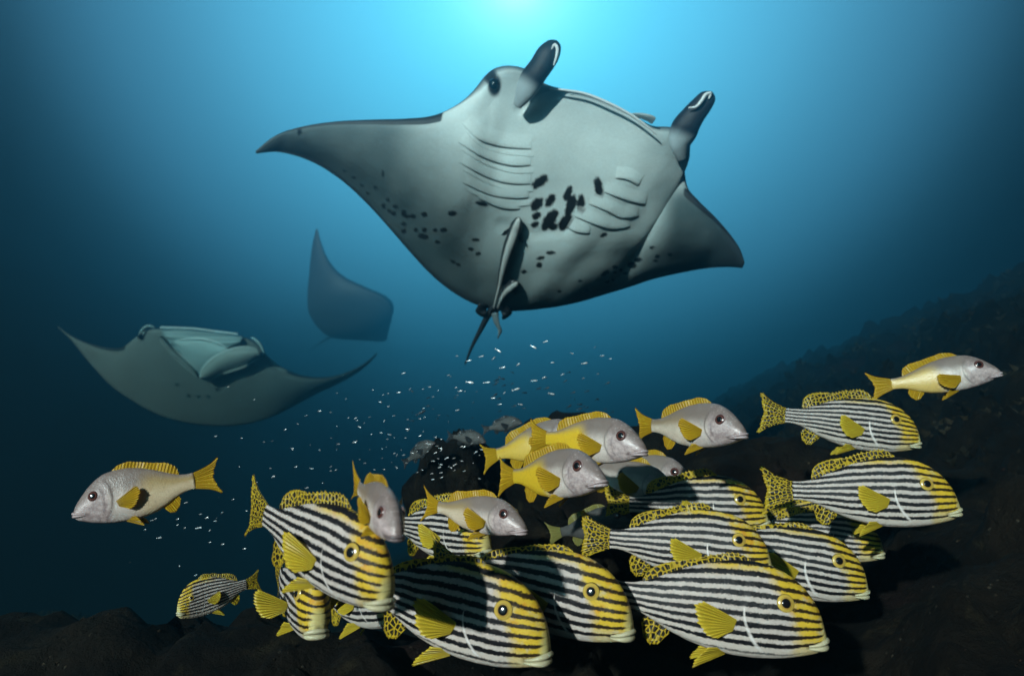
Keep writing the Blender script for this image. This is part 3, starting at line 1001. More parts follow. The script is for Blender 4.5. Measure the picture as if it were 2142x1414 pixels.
# dark leading line of the wings and the notch near the left tip
lead = (Vv < .034) & (PX < 925)
lead |= (Vv < .03) & (PX > 1430) & (PY > 395)
colB[lead] = dk * .7
nt_ = np.hypot((PX - 626) / 4.5, (PY - 275) / 9) < 1
colB[nt_] = dk * .6
SPOTS = [(1129, 381, 22, 10, -38), (1123, 428, 17, 11, -48), (1151, 420, 16, 9, -58), (1188, 405, 17, 8, -68), (1215, 426, 20, 8, -85), (1252, 392, 21, 9, 80),
         (1194, 431, 25, 10, -70), (1183, 466, 20, 12, -55), (1150, 461, 26, 12, -55), (1122, 452, 10, 8, -30), (1119, 470, 9, 6, -30), (1157, 475, 10, 8, 0),
         (801, 364, 7, 4, 80), (785, 393, 4, 4, 0), (770, 405, 3, 3, 0), (812, 419, 4, 4, 0), (803, 432, 5, 6, 0), (827, 433, 5, 4, 0), (813, 442, 4, 4, 0), (824, 447, 6, 5, 0),
         (845, 447, 6, 8, 0), (852, 453, 8, 4, 0), (864, 453, 7, 5, 0), (888, 449, 6, 6, 0), (946, 447, 9, 6, 0), (845, 469, 6, 4, 0), (845, 484, 6, 5, 0), (870, 482, 5, 5, 0),
         (888, 482, 6, 5, 0), (911, 482, 5, 4, 0), (928, 482, 8, 5, 0), (885, 495, 12, 6, 10), (915, 507, 6, 4, 0), (995, 502, 8, 4, 0), (985, 521, 6, 4, 0), (1001, 531, 6, 4, 0),
         (948, 548, 6, 3, 20), (959, 554, 5, 3, 20), (1008, 427, 13, 5, 15), (1152, 529, 10, 4, 0), (1131, 540, 9, 4, -15), (1128, 555, 7, 6, 0), (1096, 569, 6, 4, 0),
         (1266, 572, 10, 5, -30), (1287, 559, 6, 4, 0), (1286, 570, 5, 3, 0), (1299, 565, 4, 4, 0), (1322, 555, 10, 7, 0), (1335, 544, 8, 5, -10), (1308, 572, 5, 3, 0),
         (1214, 588, 5, 3, 0), (1271, 590, 6, 3, -20), (1282, 586, 4, 3, 0), (1170, 610, 5, 3, 0), (1227, 608, 5, 4, 0), (1375, 537, 6, 4, 0), (1372, 546, 5, 3, 0), (1402, 533, 5, 4, 0),
         (1263, 492, 9, 4, -20), (1364, 518, 6, 3, -20), (740, 372, 4, 3, 0), (720, 358, 4, 3, 0), (757, 388, 3, 3, 0)]
jit = .10 * np.sin(PX * .33) * np.sin(PY * .29 + 1)
for (cx, cy, rx, ry, an) in SPOTS:
    a = R(an)
    ddx, ddy = PX - cx, PY - cy
    e = np.hypot((ddx * math.cos(a) + ddy * math.sin(a)) / rx, (-ddx * math.sin(a) + ddy * math.cos(a)) / ry)
    wgt = sstep(1.12, .88, e + jit)[..., None]
    colB = colB + (dk * .45 - colB) * wgt
# dark patch round the eye
e = np.hypot((PX - 1034) / 14, (PY - 178) / 24)
colB = colB + (dk * .4 - colB) * sstep(1.25, .75, e)[..., None]
colT = np.ones_like(T) * np.array([.030, .035, .040])
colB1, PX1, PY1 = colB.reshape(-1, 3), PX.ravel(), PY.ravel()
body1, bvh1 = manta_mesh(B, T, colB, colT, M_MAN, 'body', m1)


def strip_on(bvh, pts, width, hgt, name, mat, parent, ns=26, taper=.5):
    """a gill flap: flush at its front edge, standing proud at its rear edge"""
    C = cr(pts, ns)
    tn = np.gradient(C, axis=0); tn /= np.linalg.norm(tn, axis=1)[:, None]
    nn = np.stack([-tn[:, 1], tn[:, 0]], 1)
    if nn[:, 1].mean() > 0: nn = -nn                    # towards the head (up in the picture)
    rows = []
    prof = [(1.0, -.15), (.6, .35), (.25, .8), (.05, 1.0), (-.05, .75), (-.08, -.25)]
    for i in range(ns):
        e = (math.sin(math.pi * (i + .3) / (ns - .4))) ** taper
        row = []
        for (o_, h_) in prof:
            q, n_ = drop(bvh, C[i, 0] + nn[i, 0] * width * o_, C[i, 1] + nn[i, 1] * width * o_)
            if q is None: return None
            row.append(q + n_ * hgt * h_ * e)
        rows.append(row)
    V = np.array(rows).reshape(-1, 3)
    qx, qy = pix(V)
    near_ = [int(np.argmin((PX1 - a) ** 2 + (PY1 - b) ** 2)) for a, b in zip(qx, qy)]
    cc = colB1[near_]
    cc = np.maximum(cc, .30 * np.array([1, 1.03, 1.02])) * 1.04
    me = mesh_data(name, V, grid_faces(ns, len(prof), flip=True), mat, None, cc)
    return add(name, me, parent)


GL = [[(968, 258), (1000, 290), (1050, 306), (1111, 311)], [(960, 297), (1008, 327), (1065, 345), (1110, 345)],
      [(963, 340), (1020, 370), (1068, 383), (1110, 384)], [(970, 382), (1026, 407), (1076, 414), (1107, 412)],
      [(1000, 413), (1035, 429), (1060, 436), (1088, 437)]]
GR = [[(1288, 372), (1312, 375), (1336, 388)], [(1262, 400), (1308, 417), (1350, 428)], [(1232, 426), (1269, 440), (1300, 455), (1336, 452)],
      [(1202, 452), (1243, 468), (1280, 478), (1318, 474)], [(1186, 474), (1206, 484), (1234, 488)]]
for g in GL: strip_on(bvh1, g, 34, .0068, 'gill_flap', M_MAN, m1)
for g in GL[:4]:                                        # the low ridges between the slits
    strip_on(bvh1, [(x + 6, y + 17) for x, y in g], 14, .0034, 'gill_ridge', M_MAN, m1)
for g in GR: strip_on(bvh1, g, 28, .0068, 'gill_flap', M_MAN, m1)


def pxpath(pts, n):
    c = cr(pts, n)
    return np.array([at(*r[:3]) for r in c]), c


def lobe(pts, name, parent, colf, flat=.55, n=48, seg=26):
    """rolled head fin: rows px py depth radius(in px)"""
    P, c = pxpath([p[:3] for p in pts], n)
    rad = cr([[p[3]] for p in pts], n)[:, 0] * c[:, 2] / FPX
    v, f, an = tube(P, rad, seg, flat, up=np.array([0, -1.0, 0.25]))
    uu = np.concatenate([np.repeat(np.linspace(0, 1, n), seg), [0, 1]])
    return add(name, mesh_data(name, v, f, M_MAN, None, colf(uu, an)), parent)


def lobecol(a0, a1):
    def fn(u, an):
        w = sstep(a0, a1, u)[:, None]
        return np.array([.40, .46, .48]) + (np.array([.010, .012, .018]) - np.array([.40, .46, .48])) * w
    return fn


lobe([(1082, 222, 2.80, 10), (1096, 196, 2.77, 21), (1113, 165, 2.75, 27), (1132, 138, 2.73, 26), (1148, 112, 2.72, 25), (1160, 93, 2.72, 16), (1164, 86, 2.72, 4)], 'cephalic_fin', m1, lobecol(.22, .36), .60)
lobe([(1428, 335, 2.84, 10), (1424, 300, 2.81, 24), (1432, 270, 2.79, 29), (1450, 242, 2.77, 25), (1468, 220, 2.76, 22), (1482, 202, 2.75, 17), (1488, 193, 2.75, 4)], 'cephalic_fin', m1, lobecol(.20, .34), .60)
# the pale curled rim at the end of each rolled fin
for pts, rr in (([(1158, 138, 2.69), (1164, 120, 2.685), (1166, 103, 2.685), (1160, 94, 2.69), (1154, 104, 2.69)], .0068),
                ([(1440, 226, 2.73), (1456, 224, 2.725), (1468, 211, 2.722), (1476, 199, 2.722), (1487, 196, 2.722), (1482, 208, 2.725)], .0075)):
    P, c = pxpath(pts, 30)
    v, f, _ = tube(P, rr * np.sin(np.linspace(.35, math.pi - .35, 30)), 10)
    add('fin_curl', mesh_data('fin_curl', v, f, M_MWHT), m1)
# lip along the mouth, eye, mouth corner, tail and pelvic fins
P, c = pxpath([(1150, 186, 2.79), (1180, 189, 2.78), (1225, 197, 2.775), (1275, 217, 2.77), (1320, 241, 2.775), (1350, 262, 2.78), (1372, 280, 2.79)], 50)
v, f, _ = tube(P, .0060 * (.4 + .6 * np.sin(np.linspace(.2, math.pi - .2, 50))), 10)
add('mouth_lip', mesh_data('mouth_lip', v, f, M_MWHT), m1)
P, c = pxpath([(1320, 240, 2.84), (1340, 243, 2.83), (1358, 248, 2.82), (1368, 254, 2.82)], 24)
v, f, _ = tube(P, .026 * np.sin(np.linspace(.3, math.pi - .9, 24)), 14, .35)
add('mouth_corner', mesh_data('mouth_corner', v, f, M_MMOU), m1)
q, n_ = drop(bvh1, 1034, 178, .004)
if q is not None:
    v, f, _ = tube(np.array([q - n_ * .02, q - n_ * .006, q + n_ * .006, q + n_ * .012]), np.array([.026, .026, .018, .004]), 20)
    add('eye', mesh_data('eye', v, f, M_PUP), m1)
P, c = pxpath([(1034, 640, 3.50), (1022, 658, 3.52), (1004, 692, 3.56), (986, 728, 3.60), (973, 762, 3.64)], 40)
v, f, _ = tube(P, np.linspace(.022, .0035, 40), 10)
add('tail', mesh_data('tail', v, f, M_MBLK), m1)
for s, pts in ((0, [(1012, 636, 3.47), (1006, 652, 3.49), (1014, 664, 3.51)]), (1, [(1052, 642, 3.47), (1060, 655, 3.49), (1052, 668, 3.51)])):
    P, c = pxpath(pts, 16)
    v, f, _ = tube(P, .030 * np.sin(np.linspace(.9, math.pi - .25, 16)), 14, .3)
    add('pelvic_fin', mesh_data('pelvic_fin', v, f, M_MBLK), m1)

# ---- two suckerfish under the manta's belly
t = NT('remora_skin')
M_REM = t.finish(t.attr('tint', 'GEOMETRY', 'Color'), .4, .4)


def remora(label, pts, radpx, lift):
    root = empty('remora')
    tag(root, label, 'remora', 'suckerfish under the big manta')
    C = cr(pts, 60)
    P = []
    N_ = []
    for x, y in C:
        q, n_ = drop(bvh1, x, y, lift)
        if q is None:
            q = P[-1] + (P[-1] - P[-2]) if len(P) > 1 else at(x, y, 3.3)
            dd = np.linalg.norm(P[-1] @ np.array([0, cp, sp])) if P else 3.3
            q = at(x, y, dd + .003); n_ = N_[-1]
        P.append(q); N_.append(n_)
    P = np.array(P); N_ = np.array(N_)
    for _ in range(8):
        P[1:-1] = (P[:-2] + 2 * P[1:-1] + P[2:]) / 4
        N_[1:-1] = (N_[:-2] + 2 * N_[1:-1] + N_[2:]) / 4
    u = np.linspace(0, 1, 60)
    rad = radpx * 3.2 / FPX * np.interp(u, [0, .03, .12, .35, .65, .85, 1], [.15, .55, .95, 1, .62, .30, .14])
    v, f, an = tube(P, rad, 22, .75, up=N_)
    side = np.abs(np.sin(an))
    w = np.where(np.sin(an) > 0, sstep(.74, .88, side), 0)[:, None]
    col = np.array([.018, .022, .026]) + (np.array([.66, .68, .66]) - np.array([.018, .022, .026])) * w
    add('body', mesh_data('body', v, f, M_REM, None, col), root)
    # fins
    for s in (1, -1):
        i = 12
        tn = P[i + 1] - P[i - 1]; tn /= np.linalg.norm(tn)
        sd_ = np.cross(tn, N_[i]) * s
        r_ = rad[i]
        base = np.array([P[i] + sd_ * r_ * .8 + tn * k for k in np.linspace(-.6, .6, 9) * r_])
        tip = base + (sd_ * .9 + tn * 1.3)[None] * r_ * np.interp(np.linspace(0, 1, 9), [0, .4, 1], [.9, 1.3, .5])[:, None]
        v2, f2, uv2, ou = fin_grid(base, tip, 5, N_[i], .0015, .001, 4)
        add('pectoral_fin', mesh_data('pectoral_fin', v2, f2, M_DKF, uv2, None, True, ou), root)
    tn = P[-1] - P[-4]; tn /= np.linalg.norm(tn)
    sd_ = np.cross(tn, N_[-1])
    base = np.array([P[-1] + sd_ * k for k in np.linspace(-1, 1, 11) * rad[-1]])
    tip = np.array([P[-1] + tn * rad.max() * (1.5 + .5 * abs(k)) + sd_ * k * rad.max() * .75 for k in np.linspace(-1, 1, 11)])
    v2, f2, uv2, ou = fin_grid(base, tip, 6, N_[-1], .002, .001, 5)
    add('tail_fin', mesh_data('tail_fin', v2, f2, M_DKF, uv2, None, True, ou), root)
    return root


remora('long remora with white belly hanging under the middle of the big manta', [(1087, 452), (1078, 480), (1064, 520), (1053, 560), (1044, 600), (1034, 640)], 13, .018)
remora('short stubby remora beside the long one near the tail of the big manta', [(1083, 584), (1066, 598), (1052, 616), (1042, 640)], 12, .016)
P, c = pxpath([(1035, 655, 3.42), (1039, 675, 3.43), (1046, 692, 3.44), (1041, 708, 3.45)], 20)
v, f, an = tube(P, np.interp(np.linspace(0, 1, 20), [0, .5, 1], [.020, .014, .003]), 12, .5)
r3 = add('remora', mesh_data('remora', v, f, M_REM, None, np.tile([.12, .15, .16], (len(v), 1))))
tag(r3, 'slim grey remora trailing just below the tail base of the big manta', 'remora', 'suckerfish under the big manta')

# ---- second manta, feeding towards us on the left
m2 = empty('manta_ray')
tag(m2, 'dim manta ray facing us with open mouth and upswept wing tips', 'manta ray')
D2 = 9.2
ST2 = [(122, 683, D2 + .30, 123, 686, D2 + .32, .004, .004, 0),
       (146, 701, D2 + .20, 150, 712, D2 + .26, .012, .01, 0),
       (180, 716, D2 + .12, 186, 757, D2 + .28, .03, .02, 0),
       (222, 727, D2 + .05, 232, 806, D2 + .34, .05, .03, .05),
       (256, 726, D2 - .02, 280, 840, D2 + .40, .08, .05, .1),
       (284, 706, D2 - .10, 328, 866, D2 + .46, .10, .06, .2),
       (306, 690, D2 - .16, 372, 880, D2 + .50, .12, .05, .3),
       (334, 688, D2 - .20, 408, 887, D2 + .54, .13, .05, .3),
       (378, 691, D2 - .22, 436, 890, D2 + .56, .13, .05, .3),
       (425, 697, D2 - .22, 462, 891, D2 + .56, .13, .05, .3),
       (470, 702, D2 - .22, 490, 890, D2 + .56, .13, .05, .3),
       (512, 707, D2 - .20, 520, 886, D2 + .54, .13, .05, .3),
       (540, 721, D2 - .16, 552, 878, D2 + .50, .12, .05, .3),
       (562, 748, D2 - .10, 586, 864, D2 + .44, .10, .06, .2),
       (592, 770, D2 - .02, 622, 845, D2 + .38, .08, .05, .1),
       (634, 786, D2 + .05, 660, 825, D2 + .34, .05, .03, .05),
       (684, 789, D2 + .10, 700, 806, D2 + .30, .03, .02, 0),
       (730, 777, D2 + .15, 738, 786, D2 + .26, .014, .01, 0),
       (765, 758, D2 + .20, 768, 764, D2 + .26, .008, .006, 0),
       (788, 738, D2 + .25, 789, 741, D2 + .28, .004, .004, 0)]
B, T, U, Vv, nrm = manta_body(ST2, 150, 80)
PX, PY = pix(B)
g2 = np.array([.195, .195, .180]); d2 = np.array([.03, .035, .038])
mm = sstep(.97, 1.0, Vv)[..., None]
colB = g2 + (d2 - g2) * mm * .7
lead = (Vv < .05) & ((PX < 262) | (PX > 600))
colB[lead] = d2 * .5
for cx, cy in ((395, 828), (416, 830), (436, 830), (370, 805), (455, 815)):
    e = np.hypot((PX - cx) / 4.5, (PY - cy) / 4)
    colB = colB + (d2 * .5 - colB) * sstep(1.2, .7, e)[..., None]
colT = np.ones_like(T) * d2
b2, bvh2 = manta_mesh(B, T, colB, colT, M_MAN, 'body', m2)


def near(px, py, off):
    q, n_ = drop(bvh2, px, py)
    d = D2 - .2 if q is None else float(q @ np.array([0, cp, sp]))
    return at(px, py, d - off)


def sheet(name, rows, mat, parent, depth_in=0.0):
    """surface through rows of points (all the same length)"""
    A = np.array(rows); n, m = A.shape[:2]
    th = np.array([0, cp, sp]) * .015
    V = np.vstack([A.reshape(-1, 3), (A + th).reshape(-1, 3)])
    f = grid_faces(n, m, flip=True) + grid_faces(n, m, off=n * m)
    for i in range(n - 1):
        for j0 in (0, m - 1):
            a = i * m + j0; f.append((a, a + m, a + m + n * m, a + n * m))
    for j in range(m - 1):
        for i0 in (0, n - 1):
            a = i0 * m + j; f.append((a, a + 1, a + 1 + n * m, a + n * m))
    return add(name, mesh_data(name, V, f, mat), parent)


# inside of the mouth: upper lip line to the V of the lower jaw, bulging pale lining
topl = cr([(338, 690), (380, 688), (425, 694), (470, 699), (508, 704)], 24)
lowl = cr([(343, 706), (372, 745), (410, 788), (432, 760), (500, 722)], 24)
rows = []
for k in range(9):
    s = k / 8
    rows.append([near(*(topl[i] * (1 - s) + lowl[i] * s), .02 + .05 * math.sin(math.pi * s)) for i in range(24)])
t = NT('manta_palate')
tc = t.n('ShaderNodeTexCoord')
wv = t.n('ShaderNodeTexWave', wave_type='BANDS', bands_direction='Z'); wv.inputs['Scale'].default_value = 4.5
t.l(tc.outputs['Object'], wv.inputs['Vector'])
M_PAL = t.finish(t.mix(wv.outputs[0], (.24, .30, .31), (.36, .43, .43)), .5, .3, t.bump(wv.outputs[0], .4, .02))
sheet('mouth_lining', rows, M_PAL, m2)
# lower jaw plate, paler, with a rim
topj = cr([(364, 714), (392, 709), (425, 709), (456, 717), (476, 729)], 22)
lowj = cr([(364, 716), (388, 752), (414, 786), (440, 762), (475, 731)], 22)
rows = []
for k in range(8):
    s = k / 7
    rows.append([near(*(topj[i] * (1 - s) + lowj[i] * s), .05 + .06 * math.sin(math.pi * s)) for i in range(22)])
t = NT('manta_jaw'); M_JAW = t.finish((.44, .52, .52), .5, .3)
sheet('lower_jaw', rows, M_JAW, m2)
P = np.array([near(x, y, .07) for x, y in topj])
v, f, _ = tube(P, .014 * np.sin(np.linspace(.3, math.pi - .3, 22)), 10)
add('jaw_rim', mesh_data('jaw_rim', v, f, M_MWHT), m2)
for pts in ([(336, 685), (400, 687), (450, 693), (498, 699)],):
    c = cr(pts, 24); P = np.array([near(x, y, .04) for x, y in c])
    v, f, _ = tube(P, np.full(24, .011), 10)
    add('upper_lip', mesh_data('upper_lip', v, f, M_MWHT), m2)
# unrolled head fins hanging either side of the mouth
M_LOB = NT('manta_head_fin').finish((.29, .29, .27), .5, .3)
def paddle(ptsA, ptsB, name, off):
    a = cr(ptsA, 26); b = cr(ptsB, 26)
    rows = []
    for k in range(9):
        s = k / 8
        rows.append([near(*(a[i] * (1 - s) + b[i] * s), off + .07 * math.sin(math.pi * s)) for i in range(26)])
    o = sheet(name, rows, M_LOB, m2)
    P = np.array(rows[0])
    v, f, _ = tube(P, .010 * np.sin(np.linspace(.25, math.pi - .2, 26)), 8)
    add('fin_rim', mesh_data('fin_rim', v, f, M_MWHT), o)
    return o
paddle([(535, 728), (500, 726), (455, 742), (425, 768), (417, 790)], [(546, 748), (512, 768), (470, 782), (440, 796), (419, 793)], 'cephalic_fin', .11)
paddle([(338, 702), (362, 728), (388, 752), (406, 770), (413, 786)], [(330, 708), (350, 735), (376, 762), (398, 780), (412, 789)], 'cephalic_fin', .06)
for (x, y, r_) in ((294, 704, 9), (547, 742, 9)):
    q = near(x, y, .02)
    v, f, _ = tube(np.array([q + np.array([0, .04, 0]), q, q - np.array([0, .03, 0]), q - np.array([0, .04, 0])]), np.array([1, 1, .6, .1]) * r_ * D2 / FPX * .7, 14, up=np.array([0, 0, 1.0]))
    add('eye', mesh_data('eye', v, f, M_PUP), m2)
for pts in ([(292, 700), (300, 688), (312, 682), (324, 686)], [(526, 706), (536, 712), (545, 722), (552, 738)]):
    c = cr(pts, 16); P = np.array([near(x, y, .03) for x, y in c])
    v, f, _ = tube(P, .026 * np.sin(np.linspace(.4, math.pi - .4, 16)), 12, .7)
    add('brow', mesh_data('brow', v, f, M_JAW), m2)

# ---- third manta, a shadow far out in the blue
m3 = empty('manta_ray')
tag(m3, 'faint dark manta ray silhouette banking far off in the blue water', 'manta ray')
D3 = 19.5
ST3 = [(664, 478, D3, 660, 482, D3 + .02, .01, .01, 0),
       (672, 508, D3, 652, 520, D3 + .1, .04, .04, 0),
       (688, 545, D3, 647, 570, D3 + .2, .08, .08, 0),
       (716, 576, D3, 643, 618, D3 + .3, .14, .14, .1),
       (762, 600, D3 - .1, 646, 655, D3 + .4, .20, .20, .4),
       (806, 622, D3 - .1, 664, 684, D3 + .5, .24, .24, .8),
       (822, 646, D3, 684, 702, D3 + .6, .24, .24, .8),
       (818, 672, D3 + .3, 704, 708, D3 + .8, .20, .20, .6),
       (812, 695, D3 + .8, 730, 710, D3 + 1.1, .12, .12, .3),
       (810, 708, D3 + 1.3, 770, 712, D3 + 1.5, .06, .06, 0),
       (806, 712, D3 + 1.9, 800, 714, D3 + 1.95, .01, .01, 0)]
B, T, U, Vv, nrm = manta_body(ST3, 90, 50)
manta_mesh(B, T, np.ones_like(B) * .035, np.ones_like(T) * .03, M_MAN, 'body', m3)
P, c = pxpath([(690, 706, D3 + .65), (672, 716, D3 + .9), (650, 730, D3 + 1.2)], 16)
v, f, _ = tube(P, np.linspace(.03, .008, 16), 8)
add('tail', mesh_data('tail', v, f, M_MBLK), m3)

# ------------------------------------------------------------------ striped sweetlips
GS = 'striped sweetlips crowding over the reef'
def sweet(label, snout, tail, **kw):
    return make_fish('sweetlips_fish', 'sweetlips', label, snout, tail, group=GS, **kw)

sweet('uppermost striped fish at far right, black spiny dorsal fin raised', (1924, 925, 1.60), (1584, 862, 1.70), bend=(-6, 6), dorsal=1.2, seed=1.1)
sweet('rightmost striped fish, whole side in view with yellow pectoral fin out', (2007, 1064, 1.31), (1588, 1024, 1.42), bend=(-4, 5), seed=2.3)
sweet('striped fish just behind the middle one, back and yellow snout showing above it', (1607, 1090, 1.54), (1258, 1052, 1.64), bend=(-8, 8), seed=3.7)
sweet('middle striped fish with spotted yellow tail spread and bright yellow muzzle', (1614, 1186, 1.24), (1208, 1120, 1.34), bend=(-4, 6), dorsal=.8, seed=4.4)
sweet('large striped fish at bottom right of centre with yellow pectoral fin raised', (1727, 1336, 1.05), (1205, 1228, 1.15), bend=(-3, 4), dorsal=.62, seed=5.9, pect_up=20)
sweet('striped fish peering out to the right behind the large bottom one', (1814, 1234, 1.42), (1400, 1128, 1.52), bend=(-3, 4), dorsal=.5, seed=6.2)
sweet('striped fish in the middle of the bottom row, rear half in shade', (1322, 1316, 1.06), (890, 1176, 1.24), bend=(0, 4), dorsal=.5, seed=7.6, pect=(20, 10))
sweet('striped fish in front at bottom centre, body shaded and face lit', (1148, 1364, 1.0), (705, 1202, 1.20), bend=(2, 4), dorsal=.5, seed=8.8, pect=(25, 30), pect_up=30)
sweet('big striped fish at left with wide mouth and raised netted tail', (813, 1250, .84), (518, 1054, 1.06), deep=.93, bend=(-4, 8), roll=0, seed=9.1, pect=(30, 14))
sweet('striped fish below the big left one, staring straight at us', (666, 1316, 1.02), (580, 1190, 1.32), bend=(-12, 6), seed=10.3, pect=(70, 70))
sweet('smallest striped fish at far left, turned left with yellow face', (372, 1284, 1.40), (546, 1212, 1.50), bend=(24, -8), deep=1.3, pect=(8, 30), seed=11.2)
sweet('shaded striped fish tucked under the pink snapper, only its face lit', (1022, 1150, 1.38), (800, 1092, 1.62), bend=(-8, 4), seed=12.9)
sweet('dark striped fish mostly hidden below the rightmost one, flank in shade', (1812, 1096, 1.62), (1530, 1120, 1.74), bend=(-4, 4), seed=13.5)
sweet('shaded striped fish with yellow muzzle poking out under the rightmost one', (1848, 1156, 1.50), (1545, 1094, 1.66), bend=(-4, 4), seed=14.7)
sweet('striped fish almost hidden, pale lips showing under the big left one', (836, 1276, 1.40), (640, 1236, 1.70), bend=(-6, 4), seed=15.5)

# ------------------------------------------------------------------ grey and yellow snappers
GN = 'grey and yellow snappers above the striped fish'
def snap(label, snout, tail, **kw):
    return make_fish('snapper_fish', 'snapper', label, snout, tail, group=GN, **kw)

snap('topmost snapper at far right, nose up with yellow tail', (2094, 780, 1.58), (1811, 812, 1.68), bend=(-4, 6), yellow=.75, seed=21.1, pect_up=8)
snap('silver grey snapper with big dark eye, uppermost of the middle cluster', (1559, 908, 1.28), (1326, 890, 1.52), bend=(-8, 8), yellow=.15, seed=22.2)
snap('bright yellow tailed snapper in the middle of the cluster, above the dark nosed one', (1351, 944, 1.30), (1103, 914, 1.50), bend=(-5, 8), yellow=1.3, seed=23.3)
snap('grey nosed snapper with yellow belly at the front of the cluster', (1264, 1006, 1.18), (1038, 998, 1.42), bend=(-6, 8), yellow=1.0, seed=24.4)
snap('snapper hidden behind the bright yellow one, pale back and tail showing', (1230, 912, 1.64), (1004, 962, 1.76), bend=(-4, 26), yellow=.9, seed=25.5)
snap('pink headed snapper pointing down right below the yellow cluster', (1099, 1108, 1.16), (880, 1052, 1.32), bend=(-4, 8), deep=.9, yellow=.25, seed=26.6,
     mats={'fin': M_SNF})
snap('snapper facing us nose down with dark lips beside the big left striped fish', (834, 1122, .76), (734, 1004, .94), bend=(-4, 6), seed=27.7, mats={'lip': M_DKL}, yellow=.1)
snap('lone snapper at left swimming left with yellow tail', (154, 1078, 1.06), (467, 992, 1.12), bend=(6, -6), yellow=.35, seed=28.8, deep=1.22, pect=(8, 30))
snap('shaded snapper with a black spot on its flank behind the grey nosed one', (1420, 1048, 1.62), (1180, 962, 1.80), bend=(0, 0), spot=1.0, seed=29.9)
snap('shaded snapper whose eye shows over the striped fish back', (1452, 1016, 1.72), (1236, 968, 1.92), bend=(0, 0), seed=30.3)
snap('snapper painted dark as if in shade, half hidden left of the middle striped fish', (1330, 1090, 1.62), (1140, 1120, 1.72), bend=(0, 10), seed=31.7, mats={'fin': M_SHADEF, 'skin': M_DK})  # shadow on this fish is painted: dark skin, yellow tail drawn olive

GD = 'dark fish over the boulder'
for lab, s, tl in (('dark fish silhouette swimming right above the boulder against blue water', (1092, 884, 2.5), (1006, 900, 2.55)),
                   ('dull grey fish angling up right beside the speckled boulder', (910, 926, 2.3), (840, 972, 2.35)),
                   ('blackish fish lying along the top of the speckled boulder', (1016, 924, 2.3), (932, 912, 2.36))):
    make_fish('reef_fish', 'snapper', lab, s, tl, group=GD, detail=.5, mats={'skin': M_DK, 'fin': M_DKF, 'pec': M_DKF, 'lip': M_DKL, 'eyem': M_DKL})

# ------------------------------------------------------------------ tiny fish in mid water
t = NT('silverside'); M_SIL = t.finish((.86, .90, .92), .25, .6, metal=.25)
t = NT('tiny_dark_fish'); M_TDK = t.finish((.03, .04, .05), .5, .4)


def tiny_mesh(name, mat):
    n, m = 9, 8
    x = np.linspace(0, .78, n)
    w = np.interp(x, [0, .08, .3, .55, .78], [.02, .07, .10, .075, .02])
    th = np.linspace(0, 2 * np.pi, m, endpoint=False)
    V = [(x[i], w[i] * .55 * math.cos(a), w[i] * 1.25 * math.sin(a)) for i in range(n) for a in th]
    f = [q[::-1] for q in grid_faces(n, m, True)]
    k = len(V)
    V += [(.76, .012, 0), (1.0, .012, .13), (.92, .012, 0), (1.0, .012, -.13), (.76, -.012, 0), (1.0, -.012, .13), (.92, -.012, 0), (1.0, -.012, -.13)]
    f += [(k, k + 1, k + 2), (k, k + 2, k + 3), (k + 4, k + 6, k + 5), (k + 4, k + 7, k + 6), (k + 1, k + 5, k + 6, k + 2), (k + 2, k + 6, k + 7, k + 3), (k, k + 4, k + 5, k + 1), (k + 3, k + 7, k + 4, k)]
    V += [(-.02, 0, 0)]
    for j in range(m): f.append((k + 8, j, (j + 1) % m))
    return mesh_data(name, V, f, mat)


ME_S, ME_D = tiny_mesh('silver_fry', M_SIL), tiny_mesh('dark_fry', M_TDK)
lr = np.random.default_rng(11)
BRIGHT = [(1012, 744, 11), (1036, 747, 13), (1048, 737, 15), (986, 753, 11), (1087, 760, 12), (1057, 768, 13), (991, 801, 17), (1025, 799, 15), (1122, 729, 14), (1146, 713, 12),
          (1087, 812, 17), (1124, 796, 13), (1160, 825, 14), (1094, 847, 11), (1246, 725, 9), (1229, 759, 14), (1200, 740, 8), (1264, 744, 9), (1180, 782, 8), (1223, 790, 9),
          (1253, 782, 7), (1141, 788, 8), (1159, 758, 7), (959, 745, 6), (941, 784, 6), (967, 817, 9), (956, 810, 6), (1036, 832, 9), (1049, 845, 8), (1057, 820, 7), (1280, 750, 6)]
# the loose cloud drifting down to the left
while len(BRIGHT) < 175:
    s = lr.random()
    x = 960 - 660 * s + lr.normal(0, 95)
    y = 860 + 300 * s ** 1.3 + lr.normal(0, 58) 
    if x < 270 or x > 1010 or y < 770: continue
    if s > .4 and lr.random() < .55: continue
    BRIGHT.append((x, y, 3.6 + 5.5 * lr.random() ** 2))
for _ in range(26):
    BRIGHT.append((lr.uniform(880, 1010), lr.uniform(925, 1010), lr.uniform(3.5, 8)))
for _ in range(12):
    BRIGHT.append((lr.uniform(265, 480), lr.uniform(1060, 1240), lr.uniform(5, 11)))
DARK = [(890, 858, 22), (864, 820, 11)] + [(lr.uniform(1040, 1290), lr.uniform(775, 866), lr.uniform(6, 14)) for _ in range(34)] + [(lr.uniform(850, 1010), lr.uniform(820, 905), lr.uniform(5, 10)) for _ in range(12)]


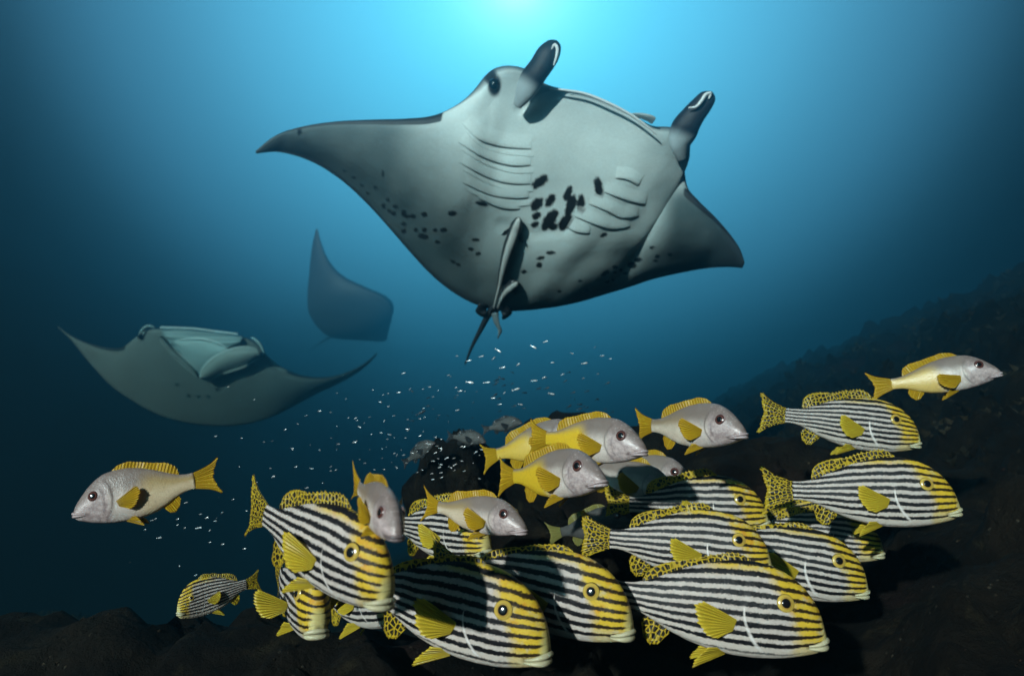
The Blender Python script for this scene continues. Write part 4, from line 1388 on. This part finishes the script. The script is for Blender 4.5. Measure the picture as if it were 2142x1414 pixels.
def fry(me, name, label, group, lst, d0, d1):
    for x, y, s in lst:
        d = lr.uniform(d0, d1)
        o = add(name, me)
        o.location = at(x, y, d)
        L = s * d / FPX * 1.05
        o.scale = (L, L, L)
        # local -X is the way it swims
        o.rotation_euler = (lr.normal(0, .25), lr.normal(.18, .28), math.pi + lr.normal(0, .55))
        tag(o, label, 'fish', group)


reg = {0: [], 1: [], 2: [], 3: []}
for b in BRIGHT:
    x, y, s = b
    k = 0 if (x > 935 and y < 862) else 1 if (x > 870 and y > 900) else 3 if y > 1000 else 2
    reg[k].append(b)
fry(ME_S, 'silver_fry', 'tiny bright silver fish in the glinting patch under the big manta tail', 'bright silver fry below the big manta', reg[0], 1.9, 2.25)
fry(ME_S, 'silver_fry', 'tiny pale fish scattered in front of the dark speckled boulder', 'silver fry before the boulder', reg[1], 1.75, 2.1)
fry(ME_S, 'silver_fry', 'tiny pale fish in the thin cloud between the dim manta and the boulder', 'silver fry in the thin cloud', reg[2], 1.75, 2.25)
fry(ME_S, 'silver_fry', 'tiny pale fish low down left of the big striped fish', 'silver fry low at left', reg[3], 1.75, 2.1)
fry(ME_D, 'dark_fry', 'tiny dark fish hovering in the blue between manta and boulder', 'tiny dark fish in mid water', DARK, 2.4, 3.2)

# ------------------------------------------------------------------ haze: the water itself
t = NT('sea_water')
pv = t.n('ShaderNodeVolumePrincipled')
pv.inputs['Color'].default_value = (.16, .42, .55, 1)
pv.inputs['Absorption Color'].default_value = (0, .30, .42, 1)
pv.inputs['Density'].default_value = 0.105
pv.inputs['Anisotropy'].default_value = 0.87
t.l(pv.outputs[0], t.out.inputs['Volume'])
hx0, hx1, hy0, hy1, hz0, hz1 = -8.4, 10.2, -1.0, 23.0, -4.5, 3.9
hv = [(x, y, z) for x in (hx0, hx1) for y in (hy0, hy1) for z in (hz0, hz1)]
hf = [(0, 1, 3, 2), (4, 6, 7, 5), (0, 4, 5, 1), (2, 3, 7, 6), (0, 2, 6, 4), (1, 5, 7, 3)]
hz = add('haze', mesh_data('haze', hv, hf, t.m, smooth=False))
tag(hz, 'blue sea water fading distant things', 'water', None, 'stuff')
